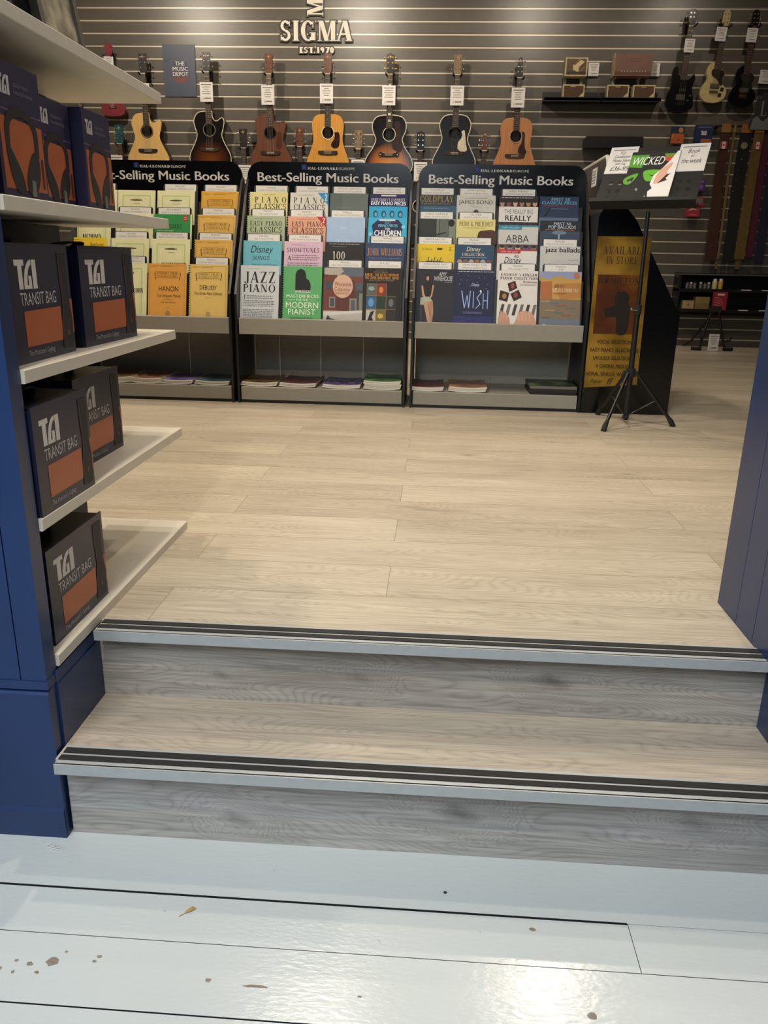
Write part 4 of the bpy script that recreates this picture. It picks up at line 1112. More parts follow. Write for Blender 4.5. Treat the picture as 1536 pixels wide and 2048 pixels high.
card(3, 2, 0, 'PIANO', MC, 'above the book with hands on keys')
card(3, 3, 0, 'PIANO', 'DUETS', 'behind the wrapped landscape book')

# magazines lying on the bottom shelves
def mag(name, label, group, x, y, z, w, d, th, cover, rz=0.0, patt=None, sag=0.006, pages=None):
    nx = 7
    def H(i): return sag * (abs(i / (nx - 1) - 0.5) * 2) ** 2
    vs = []
    for k, zz in enumerate((0, th)):
        for j in range(2):
            for i in range(nx):
                vs.append((-w / 2 + w * i / (nx - 1), d * j, zz + H(i)))
    I = lambda k, j, i: (k * 2 + j) * nx + i
    mb = MB()
    mb.add(vs, [(I(0, 0, i), I(0, 0, i + 1), I(1, 0, i + 1), I(1, 0, i)) for i in range(nx - 1)] + [(I(0, 1, i + 1), I(0, 1, i), I(1, 1, i), I(1, 1, i + 1)) for i in range(nx - 1)] + [(I(0, 1, 0), I(0, 0, 0), I(1, 0, 0), I(1, 1, 0)), (I(0, 0, nx - 1), I(0, 1, nx - 1), I(1, 1, nx - 1), I(1, 0, nx - 1))] + [(I(0, 1, i), I(0, 1, i + 1), I(0, 0, i + 1), I(0, 0, i)) for i in range(nx - 1)], pages or PAGES)
    cm = patt or ink(cover, 0.3)
    up = [(v[0], v[1], v[2] + 0.0004) for v in vs[2 * nx:]]
    mb.add(up, [(i, i + 1, nx + i + 1, nx + i) for i in range(nx - 1)], cm)
    o = mb.build(name)
    o.location = (x, y, z)
    o.rotation_euler = (0, 0, rz)
    return tag(o, label, 'magazine', group)
def pat(name, c1, c2, c3, scale):
    m = bpy.data.materials.new(name); m.use_nodes = True
    nt = m.node_tree; b = nt.nodes['Principled BSDF']; b.inputs['Roughness'].default_value = 0.3
    tc = nt.nodes.new('ShaderNodeTexCoord'); nz = nt.nodes.new('ShaderNodeTexNoise'); nz.inputs['Scale'].default_value = scale; nz.inputs['Detail'].default_value = 4
    rp = nt.nodes.new('ShaderNodeValToRGB'); rp.color_ramp.elements[0].position = .35; rp.color_ramp.elements[1].position = .65
    rp.color_ramp.elements[0].color = lin(c1); rp.color_ramp.elements[1].color = lin(c3); e = rp.color_ramp.elements.new(.5); e.color = lin(c2)
    nt.links.new(tc.outputs['Object'], nz.inputs['Vector']); nt.links.new(nz.outputs['Fac'], rp.inputs['Fac']); nt.links.new(rp.outputs['Color'], b.inputs['Base Color'])
    return m
STACKS = [  # name of look, x, width, copies, total height, cover pattern, rotation, where
    ('red and green', -1.735, 0.17, 4, 0.028, pat('mag_red_green', '6a2a20', '8a6a4a', '2c4a34', 22), 0.05, 'left rack'),
    ('brown and cream', -1.565, 0.175, 4, 0.026, pat('mag_brown', '3a2418', '8a5a40', 'c4a884', 26), -0.04, 'left rack'),
    ('purple', -1.41, 0.20, 3, 0.020, pat('mag_purple', '3c3270', '7a64a4', 'a08cc0', 12), -0.03, 'left rack'),
    ('dark teal', -1.20, 0.19, 3, 0.019, pat('mag_teal', '1c2c36', '3c5660', '6a7c84', 10), -0.04, 'left rack'),
    ('brown and gold', -0.94, 0.195, 3, 0.020, pat('mag_gold', '2c2016', '5c4422', '7a6430', 14), 0.03, 'middle rack'),
    ('dark red and grey', -0.73, 0.20, 3, 0.020, pat('mag_red', '26262a', '6a2c24', '3c3c40', 9), -0.03, 'middle rack'),
    ('violet patterned', -0.49, 0.205, 2, 0.018, pat('mag_violet', '1c1630', '4a3c70', '9a8ab4', 34), 0.0, 'middle rack'),
    ('green', -0.268, 0.20, 5, 0.042, pat('mag_green', '1c3a1c', '3c6a34', '7a9a70', 14), 0.02, 'middle rack'),
    ('dark red patterned', -0.03, 0.185, 2, 0.020, pat('mag_dark_red', '2a1416', '7a2c2c', '3a3a40', 24), 0.0, 'right rack'),
    ('orange and violet', 0.19, 0.20, 3, 0.024, pat('mag_orange', '6a4a6a', '9a6a3a', 'b08c5a', 12), 0.0, 'right rack')]
for nm, x, w, n, H, pm, rz, where in STACKS:
    th = H / n
    for k in range(n):
        lab = ('%s magazine on top of its pile, bottom shelf of the %s' % (nm, where)) if k == n - 1 else ('magazine under the %s one, bottom shelf of the %s' % (nm, where))
        mag('magazine', lab, 'magazines in the %s pile' % nm, x + (0.003 * ((k * 7) % 3 - 1)), 4.226 + 0.002 * ((k * 5) % 3), 0.0865 + k * (th + 0.0005), w, 0.275, th, 'ffffff', rz, pm)
DKM = pat('mag_dark', '141414', '2c3420', '6a7a40', 8)
for k, (nm, pm) in enumerate((('dark red striped', pat('mag_stripe', '120c0e', '5a1c22', '8a7a78', 30)), ('black', pat('mag_black', '0e0e10', '2a1416', '1c1c20', 16)), ('olive green and black', DKM))):
    mag('magazine', '%s magazine, %s of the pile near the gold poster' % (nm, ['bottom', 'middle', 'top'][k]), 'magazines in the dark pile', 0.645 + 0.004 * (k % 2), 4.226, 0.0865 + 0.0155 * k, 0.245, 0.26, 0.015, 'ffffff', 0.0, pm, 0.0, ink(['241c1e', '2a2224', '6a6660'][k]))

# ------------------------------------------------------------------ gold poster rack (turned to the right)
t = thing('book_rack', 'black display rack seen from its side with a gold poster on it', 'display rack', (0.817, 4.2, 0))
prof = [(-0.025, 0), (-0.025, 0.98), (0.0, 1.03), (0.10, 1.03), (0.16, 0.967), (0.418, 0.53), (0.43, 0.52), (0.43, 0)]
for y in (0.0, 0.88):
    MB().prism(prof, 'y', y, y + 0.02, BLACKGL).build('side_panel', t)
MB().box(-0.02, -0.005, 0.02, 0.88, 0.02, 1.0, BLACK).build('back_board', t)
MB().box(0.0, 0.42, 0.02, 0.88, 0.41, 0.45, GREY).build('ledge', t)
MB().box(0.0, 0.42, 0.02, 0.88, 0.03, 0.08, GREY).build('bottom_shelf', t)
HB = mat('smoked_header_board', '3a3d3f', 0.3)
mb = MB()
pts = rrect(0.04, 0.98, 0.86, 1.262, 0.06)
mb.prism(pts, 'x', -0.004, 0.012, HB)
mb.build('header', t, 'grey header board seen from behind')
rim = [(0.004, p[0], p[1]) for p in pts[2:]]
MB().tube([(0.004, 0.86, 0.98)] + rim + [(0.004, 0.04, 0.98)], 0.011, mat('pale_edge_trim', 'c8c4b4', 0.4), 8).build('header_trim', t, 'pale trim along the header edge')
c = MB(); c.box(0.779, 0.781, 4.30, 4.42, 1.13, 1.215, WHITE)
c.face((0.7789, 4.42, 1.13), (0, -1, 0), (0, 0, 1), 0.12, 0.085); c.lines(.1, .1, .9, .9, 5, '8a8478')
tag(c.build('category_card'), 'small grey card clipped to the header of the gold poster rack', 'category card')
GOLDP = pat('gold_poster_paper', '644810', '84621a', '9c782a', 5)
mb = MB()
mb.prism([(0.795, 0.888), (1.060, 0.890), (1.070, 0.157), (0.797, 0.135)], 'y', 4.1965, 4.1985, GOLDP)
mb.face((0.797, 4.1965, 0.14), (1, 0, 0), (0, 0, 1), 0.265, 0.75)
for s, u0, v0, u1, v1 in (('AVAILABLE', .12, .885, .90, .935), ('IN STORE', .20, .825, .78, .872)):
    mb.t(s, u0, v0, u1, v1, '3c2a0c', 'serif')
BRWN = pat('poster_brown', '4a2410', '62340f', '7a4a14', 4)
mb.p([(.075, .365), (.93, .365), (.92, .755), (.065, .755)], BRWN)
mb.t('H', .10, .70, .17, .735, '2c1c08', 'serif'); mb.t('MILTON', .31, .70, .86, .735, '2c1c08', 'serif')
mb.p([(.24 + (.05 if k % 2 == 0 else .02) * math.sin(PI * k / 5), .718 + (.022 if k % 2 == 0 else .009) * math.cos(PI * k / 5)) for k in range(10)], '1a1006')
mb.r(.40, .69, .86, .692, '2c1c08')
mb.e(.58, .60, .12, .05, '1a120a'); mb.p([(.42, .62), (.50, .66), (.50, .56), (.44, .52)], '1a120a')
mb.p(catmull([(.46, .57), (.70, .57), (.74, .47), (.70, .37), (.52, .37), (.50, .45)], 4), '1a120a'); mb.p([(.24, .53), (.46, .56), (.48, .48), (.28, .48)], '1a120a')
for i, s in enumerate(('VOCAL SELECTIONS', 'EASY PIANO SELECTIONS', 'UKULELE SELECTIONS', 'A CHORAL MEDLEY', 'CHORAL SINGLE: WAIT FOR IT')):
    w = 0.022 * len(s)
    mb.t(s, .52 - w, .30 - .055 * i, .52 + w, .325 - .055 * i, '3c2a0c', 'bold')
mb.t('Faber', .12, .03, .36, .055, '3c2a0c', 'ital'); mb.t('ff', .44, .022, .56, .065, '3c2a0c', 'ital')
mb.r(.82, .028, .92, .10, '6a4a14')
tag(mb.build('poster'), 'tall gold poster with a dark silhouette on the black rack side', 'poster')

# ------------------------------------------------------------------ music stand
ms = thing('music_stand', 'black tripod music stand in front of the gold poster', 'music stand', (0.966, 3.93, 0))
MB().tube([(0, 0, 0.03), (0, 0, 0.55)], 0.013, BLACK, 12).build('lower_tube', ms)
MB().tube([(0, 0, 0.5), (-0.004, 0.0, 0.99)], 0.0095, BLACK, 12).build('upper_tube', ms)
mb = MB(); mb.tube([(0, 0, 0.235), (0, 0, 0.275)], 0.022, BLACKRUB, 14); mb.box(-0.034, 0.034, -0.012, 0.012, 0.245, 0.262, BLACKRUB); mb.build('collar', ms)
mb = MB(); mb.tube([(0, 0, 0.53), (0, 0, 0.575)], 0.017, BLACKRUB, 12); mb.tube([(-0.01, -0.01, 0.552), (-0.036, -0.02, 0.556)], 0.006, CHROME, 8); mb.build('clutch', ms, 'height clutch with a chrome knob')
feet = [(-0.141, -0.195), (0.220, -0.032), (-0.088, 0.218)]
for fx, fy in feet:
    L_ = math.hypot(fx, fy)
    ux, uy = fx / L_, fy / L_
    top = Vector((ux * 0.03, uy * 0.03, 0.252)); end = Vector((fx, fy, 0.018))
    leg = MB().tube([top, end], 0.0085, BLACK, 8).build('leg', ms)
    dd = (end - top).normalized()
    MB().tube([end - dd * 0.035, end - dd * 0.01, Vector((fx, fy, 0.0)) + Vector((ux, uy, 0)) * 0.008], 0.012, BLACKRUB, 10, radii=[0.0095, 0.013, 0.013]).build('rubber_foot', leg)
    mid = top.lerp(end, 0.55)
    b = MB().tube([(ux * 0.012, uy * 0.012, 0.045), mid], 0.004, BLACK, 6)
    b.ball(mid, 0.0055, CHROME)
    b.build('brace', ms)
MB().ball((0, 0, 0.035), 0.017, BLACKRUB).build('lower_hub', ms)
# desk
TH = math.radians(27); INC = math.radians(52)
dk = Matrix.Translation((-0.04, -0.02, 1.0)) @ Matrix.Rotation(-TH, 4, 'Z') @ Matrix.Rotation(-(PI / 2 - INC), 4, 'X')
DW, DH = 0.455, 0.36
DESK = mat('desk_black', '161616', 0.6, spec=0.3)
mb = MB()
outline = rrect(-DW / 2, 0, DW / 2, DH, 0.02, corners='all' if False else 'tlbr')
# plate made of strips so that round holes stay open
holes = [(sx * (0.135 + 0.042 * i), 0.06 + 0.045 * j) for sx in (-1, 1) for i in (0, 1) for j in range(3)]
bm = bmesh.new()
def loop(pts):
    vs = [bm.verts.new((x, 0, z)) for x, z in pts]
    return [bm.edges.new((vs[i], vs[(i + 1) % len(vs)])) for i in range(len(vs))]
ed = loop(outline)
for hx, hz in holes:
    ed += loop([(hx + 0.011 * math.cos(2 * PI * k / 14), hz + 0.011 * math.sin(2 * PI * k / 14)) for k in range(14)])
bmesh.ops.triangle_fill(bm, edges=ed, use_beauty=True)
bmesh.ops.solidify(bm, geom=bm.faces[:], thickness=0.002)
me = bpy.data.meshes.new('desk'); bm.to_mesh(me); bm.free(); me.materials.append(DESK)
desk = bpy.data.objects.new('desk', me); COL.objects.link(desk); desk.parent = ms; desk.matrix_local = dk
q = MB(); q.prism([(0.0, 0.0), (-0.055, 0.0), (-0.055, 0.02), (-0.053, 0.02), (-0.053, 0.003), (0.0, 0.003)], 'x', -DW / 2 - 0.01, DW / 2 + 0.01, DESK)
o = q.build('desk_lip', desk)
q = MB(); q.box(-0.05, 0.05, 0.003, 0.014, 0.10, 0.16, BLACK); q.tube([(0, 0.012, 0.13), (0.0, 0.055, 0.06)], 0.012, BLACK, 10); q.build('tilt_bracket', desk)
MW = Matrix.Translation((0.966, 3.93, 0)) @ dk
def on_desk(mb, name, label, cat, group=None):
    o = mb.build(name)
    o.matrix_world = MW
    return tag(o, label, cat, group)
mb = MB()
bx0, bx1, bz0, bz1 = -0.115, 0.105, 0.004, 0.325
mb.box(bx0, bx1, -0.011, -0.003, bz0, bz1, PAGES); mb.box(bx0, bx1, -0.012, -0.0108, bz0, bz1, ink('17181a', .5))
mb.face((bx0, -0.012, bz0), (1, 0, 0), (0, 0, 1), bx1 - bx0, bz1 - bz0)
mb.p([(.0, .94), (.38, .94), (.28, .70), (.0, .72)], '4f9a2a')
mb.p([(.68, .95), (.98, .95), (.9, .80), (.75, .83)], '6a9a2a'); mb.e(.84, .85, .12, .05, 'c8452c')
mb.t('WICKED', .07, .75, .72, .90, 'ecebe6', 'ital')
mb.p(catmull([(.36, .64), (.72, .64), (.62, .48), (.44, .46)], 4), '62b02c'); mb.p([(.46, .57), (.56, .54), (.64, .57), (.56, .56)], '1c3a14')
mb.p(catmull([(-.0, .52), (.24, .6), (.22, .5), (.12, .4), (.0, .42)], 4), '58a02c'); mb.p(catmull([(.05, .47), (.18, .53), (.14, .44)], 4), '16241a')
mb.p([(1, .0), (1, .99), (.94, .99), (.84, .82), (.72, .68), (.58, .55), (.55, .40), (.62, .32), (.55, .26), (.62, .0)], 'e8e4e0')
mb.p(catmull([(.70, .66), (.88, .78), (.9, .72), (.84, .62), (.88, .52), (.68, .4), (.62, .42), (.64, .54)], 4), 'dca994')
mb.p([(.70, .40), (.88, .46), (.84, .50), (.92, .58), (.84, .56)], '26201f')
for x, y in ((.3, .30), (.52, .16), (.12, .44)):
    mb.p([(x - .03, y), (x, y + .035), (x + .03, y), (x + .05, y + .02), (x + .02, y - .03)], '8a8a88')
on_desk(mb, 'music_book', 'black, green and white show songbook resting on the music stand', 'book')
def notice(x0, label, texts):
    mb = MB()
    w, h, z0 = 0.125, 0.155, DH - 0.15
    SL = mat('clear_card_sleeve', 'd8d6e0', 0.25)
    mb.box(x0 - .003, x0 + w + .003, -0.0045, -0.002, z0 - .003, z0 + h + .003, SL)
    mb.box(x0, x0 + w, -0.0052, -0.0045, z0, z0 + h, WHITE)
    mb.face((x0, -0.0052, z0), (1, 0, 0), (0, 0, 1), w, h)
    mb.r(.08, .88, .92, .905, '55535a')
    for s, u0, v0, u1, v1 in texts: mb.t(s, u0, v0, u1, v1, '4a4654', 'ital')
    on_desk(mb, 'notice_card', label, 'sign', 'handwritten notices on the music stand')
notice(-DW / 2 + 0.004, 'handwritten white price notice on the left of the music stand desk', [('TGI', .38, .72, .58, .83), ('Conductor', .2, .58, .82, .69), ('Music Stand', .16, .43, .88, .54), ('with bag', .3, .30, .7, .40), ('£36-95', .16, .08, .86, .25)])
notice(DW / 2 - 0.129, 'handwritten book of the week notice on the music stand desk', [('Book', .3, .66, .72, .82), ('of', .44, .50, .56, .62), ('the week', .16, .28, .86, .46)])

# ------------------------------------------------------------------ guitars on the wall
FRET = wood('rosewood_fretboard', '3c2418', '23140d', 'Z', 90, .4)
DFRET = wood('dark_fretboard', '2a211c', '171210', 'Z', 90, .4)
NECKW = wood('mahogany_neck', '5e3626', '45261a', 'Z', 60, .35)
SPRUCE = wood('spruce_top', 'dcb878', 'c9a262', 'Z', 110, .28, .3)
SPRUCE2 = wood('amber_spruce_top', 'd19a48', 'be8334', 'Z', 110, .28, .3)
CEDAR = wood('cedar_top', 'b98052', 'a56c40', 'Z', 110, .4)
MAHOG = wood('mahogany_top', '6b3f2a', '57301f', 'Z', 90, .4)
BLK = mat('black_satin_lacquer', '0d0d0d', 0.3)
BROWNSIDE = wood('mahogany_sides', '5a3222', '402015', 'Z', 60, .35)
IVORY = mat('ivory_binding', 'd6cfb8', 0.35)
BURST1 = burst('dark_sunburst', '6b3a1c', '4a2716', '161312', -0.84, 0.03, 0.19)
BURST2 = burst('amber_sunburst', 'c27a22', 'a55f1c', '17110f', -0.845, 0.06, 0.205)
REDW = mat('red_satin', '7c2a33', 0.4, var=0.1)
STEEL = mat('string_steel', 'b4ac9c', 0.3, 0.8)

L_DREAD = [(0, 0), (.06, -.001), (.115, -.018), (.143, -.07), (.143, -.13), (.135, -.185), (.139, -.24), (.163, -.31), (.188, -.37), (.199, -.42), (.186, -.465), (.135, -.497), (.06, -.507)]
L_JUMBO = [(0, 0), (.06, -.001), (.12, -.02), (.150, -.07), (.147, -.125), (.123, -.18), (.121, -.21), (.148, -.27), (.195, -.335), (.216, -.395), (.202, -.455), (.145, -.50), (.06, -.516)]
L_FOLK = [(0, 0), (.055, -.001), (.105, -.016), (.139, -.065), (.139, -.115), (.118, -.185), (.122, -.225), (.152, -.29), (.187, -.355), (.197, -.405), (.184, -.45), (.13, -.485), (.06, -.495)]
R_CUT = [(.031, 0), (.033, -.04), (.052, -.075), (.082, -.078), (.108, -.058), (.132, -.056), (.143, -.085), (.132, -.14), (.118, -.19)]

def outline_of(kind):
    L = {'dread': L_DREAD, 'jumbo': L_JUMBO, 'folk': L_FOLK, 'cut': L_FOLK}[kind]
    left = [(-x, z) for x, z in L]
    if kind == 'cut':
        right = R_CUT + [p for p in L_FOLK if p[1] < -.2]
        pts = [(0, 0)] + left[1:] + right[::-1]
    else:
        pts = left + [p for p in L[1:]][::-1]
    return catmull(pts, 4)

def acoustic(label, x, ztop, kind, top, side, head, fret=FRET, binding=None, scale=1.0, pick=None, bridge='std', ros=IVORY, hw=CHROME, headshape='solid', inlay='dot', peg=None, group='acoustic guitars on the slat wall', simple=False):
    t = thing('acoustic_guitar', label, 'guitar', (x, YW - 0.004, ztop), 0, group)
    t.scale = (scale, 1, scale)
    yf, yb = -0.128, -0.028
    z0 = -0.49
    out = [(a, z0 + b) for a, b in outline_of(kind)]
    hole = (0, z0 - 0.155, 0.05)
    bm = bmesh.new()
    def lp(pts, y):
        vs = [bm.verts.new((a, y, b)) for a, b in pts]
        return vs, [bm.edges.new((vs[i], vs[(i + 1) % len(vs)])) for i in range(len(vs))]
    v1, e1 = lp(out, yf)
    v2, e2 = lp([(hole[2] * math.cos(2 * PI * k / 24), hole[1] + hole[2] * math.sin(2 * PI * k / 24)) for k in range(24)], yf)
    bmesh.ops.triangle_fill(bm, edges=e1 + e2, use_beauty=True, normal=(0, -1, 0))
    for f in bm.faces:
        f.material_index = 0
        f.normal_update()
        if f.normal.y > 0: f.normal_flip()
    v3, e3 = lp(out, yb)
    n = len(out)
    for i in range(n):
        f = bm.faces.new((v1[i], v1[(i + 1) % n], v3[(i + 1) % n], v3[i])); f.material_index = 1; f.smooth = True
    f = bm.faces.new(v3); f.material_index = 1
    me = bpy.data.meshes.new('body'); bm.to_mesh(me); bm.free()
    me.materials.append(top); me.materials.append(side)
    o = bpy.data.objects.new('body', me); COL.objects.link(o); o.parent = t
    if binding:
        MB().tube([(a, yf - 0.001, b) for a, b in out] + [(out[0][0], yf - 0.001, out[0][1])], 0.0042, binding, 6, False).build('binding', t, 'pale binding round the body edge')
    # neck, fretboard and frets
    mb = MB(); mb.prism([(-.021, -.165), (.021, -.165), (.027, z0), (-.027, z0)], 'y', -0.125, -0.105, NECKW); mb.box(-.026, .026, -0.125, -0.04, z0 - .002, z0 + .05, NECKW); mb.build('neck', t)
    mb = MB(); mb.prism([(-.0215, -.165), (.0215, -.165), (.0285, z0 - .105), (-.0285, z0 - .105)], 'y', -0.134, -0.126, fret)
    L = 0.645
    for k in range(1, 21):
        zz = -.168 - L * (1 - 2 ** (-k / 12))
        if zz < z0 - .10: break
        w = .0215 + .007 * (-zz - .165) / .43
        mb.box(-w, w, -0.1352, -0.134, zz - .0008, zz + .0008, STEEL)
        if k in (3, 5, 7, 9, 12, 15):
            zm = zz + L * (2 ** (-(k - 1) / 12) - 2 ** (-k / 12)) / 2
            if inlay == 'block': mb.box(-.012, .012, -0.1348, -0.134, zm - .010, zm + .010, IVORY)
            else: mb.disc((0, -0.134, zm), (0, -1, 0), .003, .0007, IVORY, 8)
    mb.box(-.0225, .0225, -0.138, -0.126, -.168, -.163, IVORY)
    mb.build('fretboard', t)
    # headstock
    mb = MB()
    if headshape == 'slim': hp = [(-.021, -.165), (.021, -.165), (.030, -.13), (.024, -.06), (.017, -.008), (.0, 0), (-.017, -.008), (-.024, -.06), (-.030, -.13)]
    elif headshape == 'crown': hp = [(-.021, -.165), (.021, -.165), (.034, -.14), (.037, -.01), (.022, -.012), (.0, .002), (-.022, -.012), (-.037, -.01), (-.034, -.14)]
    else: hp = [(-.021, -.165), (.021, -.165), (.033, -.145), (.037, -.003), (-.037, -.003), (-.033, -.145)]
    mb.prism(hp, 'y', -0.128, -0.112, NECKW, cap=head)
    mb.face((-.02, -0.128, -.05), (1, 0, 0), (0, 0, 1), .04, .04)
    mb.p([(.5, .1), (.62, .45), (.95, .5), (.62, .6), (.5, .95), (.38, .6), (.05, .5), (.38, .45)], 'b08a4c')
    mb.build('headstock', t)
    for s in (-1, 1):
        for i in range(3):
            zz = -.035 - .042 * i
            w = .030 if headshape != 'slim' else .020 + .004 * i
            mb = MB()
            mb.disc((s * (w - .010), -0.128, zz), (0, -1, 0), .006, .003, hw, 10); mb.disc((s * (w - .010), -0.131, zz), (0, -1, 0), .003, .008, hw, 8)
            mb.tube([(s * (w - .01), -0.110, zz), (s * (w + .016), -0.112, zz)], .0025, hw, 6)
            mb.ball((s * (w + .022), -0.112, zz), .009, peg or hw, .75, .5, 1.0, 8)
            mb.build('tuning_peg', t)
    # rosette, bridge, pickguard, strings
    mb = MB()
    pts = [((hole[2] + .006) * math.cos(2 * PI * k / 28), (hole[2] + .006) * math.sin(2 * PI * k / 28)) for k in range(29)]
    mb.tube([(a, yf - 0.0002, hole[1] + b) for a, b in pts], .0042, ros, 5, False)
    mb.build('rosette', t)
    zb = -.165 - .645
    mb = MB()
    bmat = fret
    if bridge == 'moustache':
        mb.prism(catmull([(-.05, zb + .012), (.05, zb + .012), (.072, zb + .024), (.095, zb + .004), (.075, zb - .022), (.06, zb - .016), (.0, zb - .020), (-.06, zb - .016), (-.075, zb - .022), (-.095, zb + .004), (-.072, zb + .024)], 3), 'y', yf - .009, yf - .0005, BLACK)
        for s in (-1, 1): mb.disc((s * .078, yf - .009, zb), (0, -1, 0), .005, .001, IVORY, 8)
    else:
        mb.prism(catmull([(-.088, zb + .012), (-.05, zb + .014), (.05, zb + .014), (.088, zb + .012), (.085, zb - .012), (.04, zb - .020), (-.04, zb - .020), (-.085, zb - .012)], 3), 'y', yf - .009, yf - .0005, bmat)
    mb.box(-.036, .036, yf - .0115, yf - .009, zb + .002, zb + .005, IVORY)
    for i in range(6): mb.disc((-.028 + .0112 * i, yf - .009, zb - .008), (0, -1, 0), .0028, .003, IVORY, 8)
    mb.build('bridge', t)
    if pick:
        pm, pp = pick
        MB().prism([(a, z0 + b) for a, b in catmull(pp, 4)], 'y', yf - .0022, yf - .0004, pm).build('pickguard', t)
    mb = MB()
    for i in range(6):
        mb.tube([(-.017 + .0068 * i, -.1375, -.166), (-.028 + .0112 * i, -.1395, zb + .003)], .0006, STEEL, 3, False)
    mb.build('strings', t, kind=None)
    return t

def hanger(x, z, label):
    t = thing('guitar_hanger', label, 'hanger', (x, YW - 0.002, z), 0, 'guitar hangers on the slat wall')
    MB().box(-.026, .026, -.012, 0, -.05, .03, BLACK).build('wall_plate', t)
    mb = MB(); mb.tube([(0, -.01, -.012), (0, -.095, -.008)], .008, BLACK, 8); mb.build('arm', t)
    mb = MB(); mb.tube([(-.038, -.150, .006), (-.037, -.12, -.004), (-.030, -.098, -.008), (.030, -.098, -.008), (.037, -.12, -.004), (.038, -.150, .006)], .0075, BLACKRUB, 8); mb.build('yoke', t)

def price_card(x, z1, label, w=0.112, h=0.153, y=7.898, rot=0.0, rows=4):
    t = thing('price_card', label, 'price card', (x, y, z1 - h / 2), 0, 'white price cards')
    t.rotation_euler = (0, rot, 0)
    mb = MB()
    SL = mat('clear_card_sleeve', 'd8d6e0', 0.25)
    mb.box(-w / 2 - .004, w / 2 + .004, 0, 0.003, -h / 2 - .004, h / 2 + .004, SL)
    mb.box(-w / 2, w / 2, -0.001, 0, -h / 2, h / 2, WHITE)
    mb.face((-w / 2, -0.001, -h / 2), (1, 0, 0), (0, 0, 1), w, h)
    mb.r(.08, .87, .92, .91, '4a484c')
    for i in range(rows):
        hw = .2 + .18 * random.random()
        mb.lines(.5 - hw, .80 - .12 * i - .07, .5 + hw, .80 - .12 * i, 1, '6a6870', .6, 0)
    mb.t('£', .16, .08, .27, .24, '5a5860', 'ital')
    mb.lines(.32, .09, .86, .23, 1, '6a6870', .5, 0)
    mb.build('card', t)
    return t

P_STD = (mat('tortoise_pickguard', '2a1713', 0.25, var=.4), [(.035, -.125), (.062, -.150), (.098, -.150), (.110, -.20), (.098, -.27), (.058, -.283), (.030, -.262), (.036, -.235), (.058, -.205), (.062, -.16)])
P_BRN = (mat('brown_pickguard', '4a281c', 0.35), [(.040, -.125), (.062, -.150), (.092, -.140), (.108, -.19), (.105, -.26), (.080, -.29), (.052, -.265), (.052, -.215), (.063, -.17)])
P_WHT = (mat('pearl_pickguard', 'c9bfa6', 0.3, var=.2, scale=60), [(.058, -.14), (.085, -.128), (.094, -.17), (.104, -.24), (.115, -.29), (.085, -.31), (.05, -.30), (.028, -.275), (.034, -.225), (.058, -.195), (.066, -.16)])
P_JMB = (mat('floral_pickguard', '31190f', 0.3, var=.5, scale=70), [(.045, -.075), (.070, -.045), (.096, -.06), (.100, -.13), (.108, -.20), (.120, -.27), (.095, -.30), (.062, -.285), (.034, -.27), (.036, -.225), (.060, -.19), (.064, -.14)])
P_SEA = (mat('oxblood_pickguard', '30130f', 0.3), [(.048, -.12), (.078, -.128), (.082, -.19), (.088, -.25), (.105, -.285), (.085, -.315), (.05, -.305), (.026, -.285), (.034, -.245), (.052, -.215), (.060, -.17)])
GT = [  # label, x, ztop, body..., scale
    ('natural pale spruce cutaway guitar hanging beside the blue poster', -2.755, 2.505, dict(kind='cut', top=SPRUCE, side=BROWNSIDE, head=DFRET, fret=DFRET, scale=1.005, ros=mat('dark_rosette', '4a3a28', .4))),
    ('dark sunburst cutaway guitar with pale binding', -2.162, 2.520, dict(kind='cut', top=BURST1, side=BLK, head=BLK, binding=IVORY, scale=1.0, ros=mat('grey_rosette', '7a7468', .4))),
    ('brown mahogany cutaway guitar', -1.589, 2.511, dict(kind='cut', top=MAHOG, side=BROWNSIDE, head=MAHOG, scale=1.02, pick=P_BRN, ros=mat('brown_rosette', '3c281c', .4))),
    ('amber natural dreadnought guitar below the large letter sign', -1.050, 2.513, dict(kind='dread', top=SPRUCE2, side=BROWNSIDE, head=MAHOG, fret=DFRET, scale=1.012, pick=P_STD)),
    ('amber sunburst jumbo guitar with a moustache bridge', -0.482, 2.516, dict(kind='jumbo', top=BURST2, side=BLK, head=BLK, binding=IVORY, scale=1.03, pick=P_JMB, bridge='moustache', hw=GOLD, headshape='crown', inlay='block')),
    ('black guitar with pale binding and pearl pickguard', 0.122, 2.511, dict(kind='folk', top=BLK, side=BLK, head=wood('grey_brown_head', '8a7860', '6c5a44', 'Z', 60), binding=IVORY, scale=1.0, pick=P_WHT, ros=mat('black_rosette', '1c1a18', .3), fret=FRET)),
    ('tan cedar dreadnought guitar at the end of the upper row', 0.677, 2.490, dict(kind='dread', top=CEDAR, side=BROWNSIDE, head=BLK, scale=0.995, pick=P_SEA, headshape='slim', ros=mat('tan_rosette', 'b09a80', .4)))]
SHORT = ['pale spruce cutaway', 'dark sunburst cutaway', 'brown mahogany cutaway', 'amber dreadnought', 'sunburst jumbo', 'black pearl-guard', 'tan cedar']
for i, (lab, x, z, kw) in enumerate(GT):
    acoustic(lab, x, z, **kw)
    hanger(x, z - .165 * kw['scale'], 'black wall hanger holding the %s guitar' % SHORT[i])
CZ = [(-2.755, 2.25), (-2.165, 2.262), (-1.597, 2.241), (-1.058, 2.257), (-0.49, 2.246), (0.126, 2.25), (0.672, 2.237)]
for i, (x, z) in enumerate(CZ):
    price_card(x, z, 'white price card on the neck of the %s guitar' % SHORT[i])
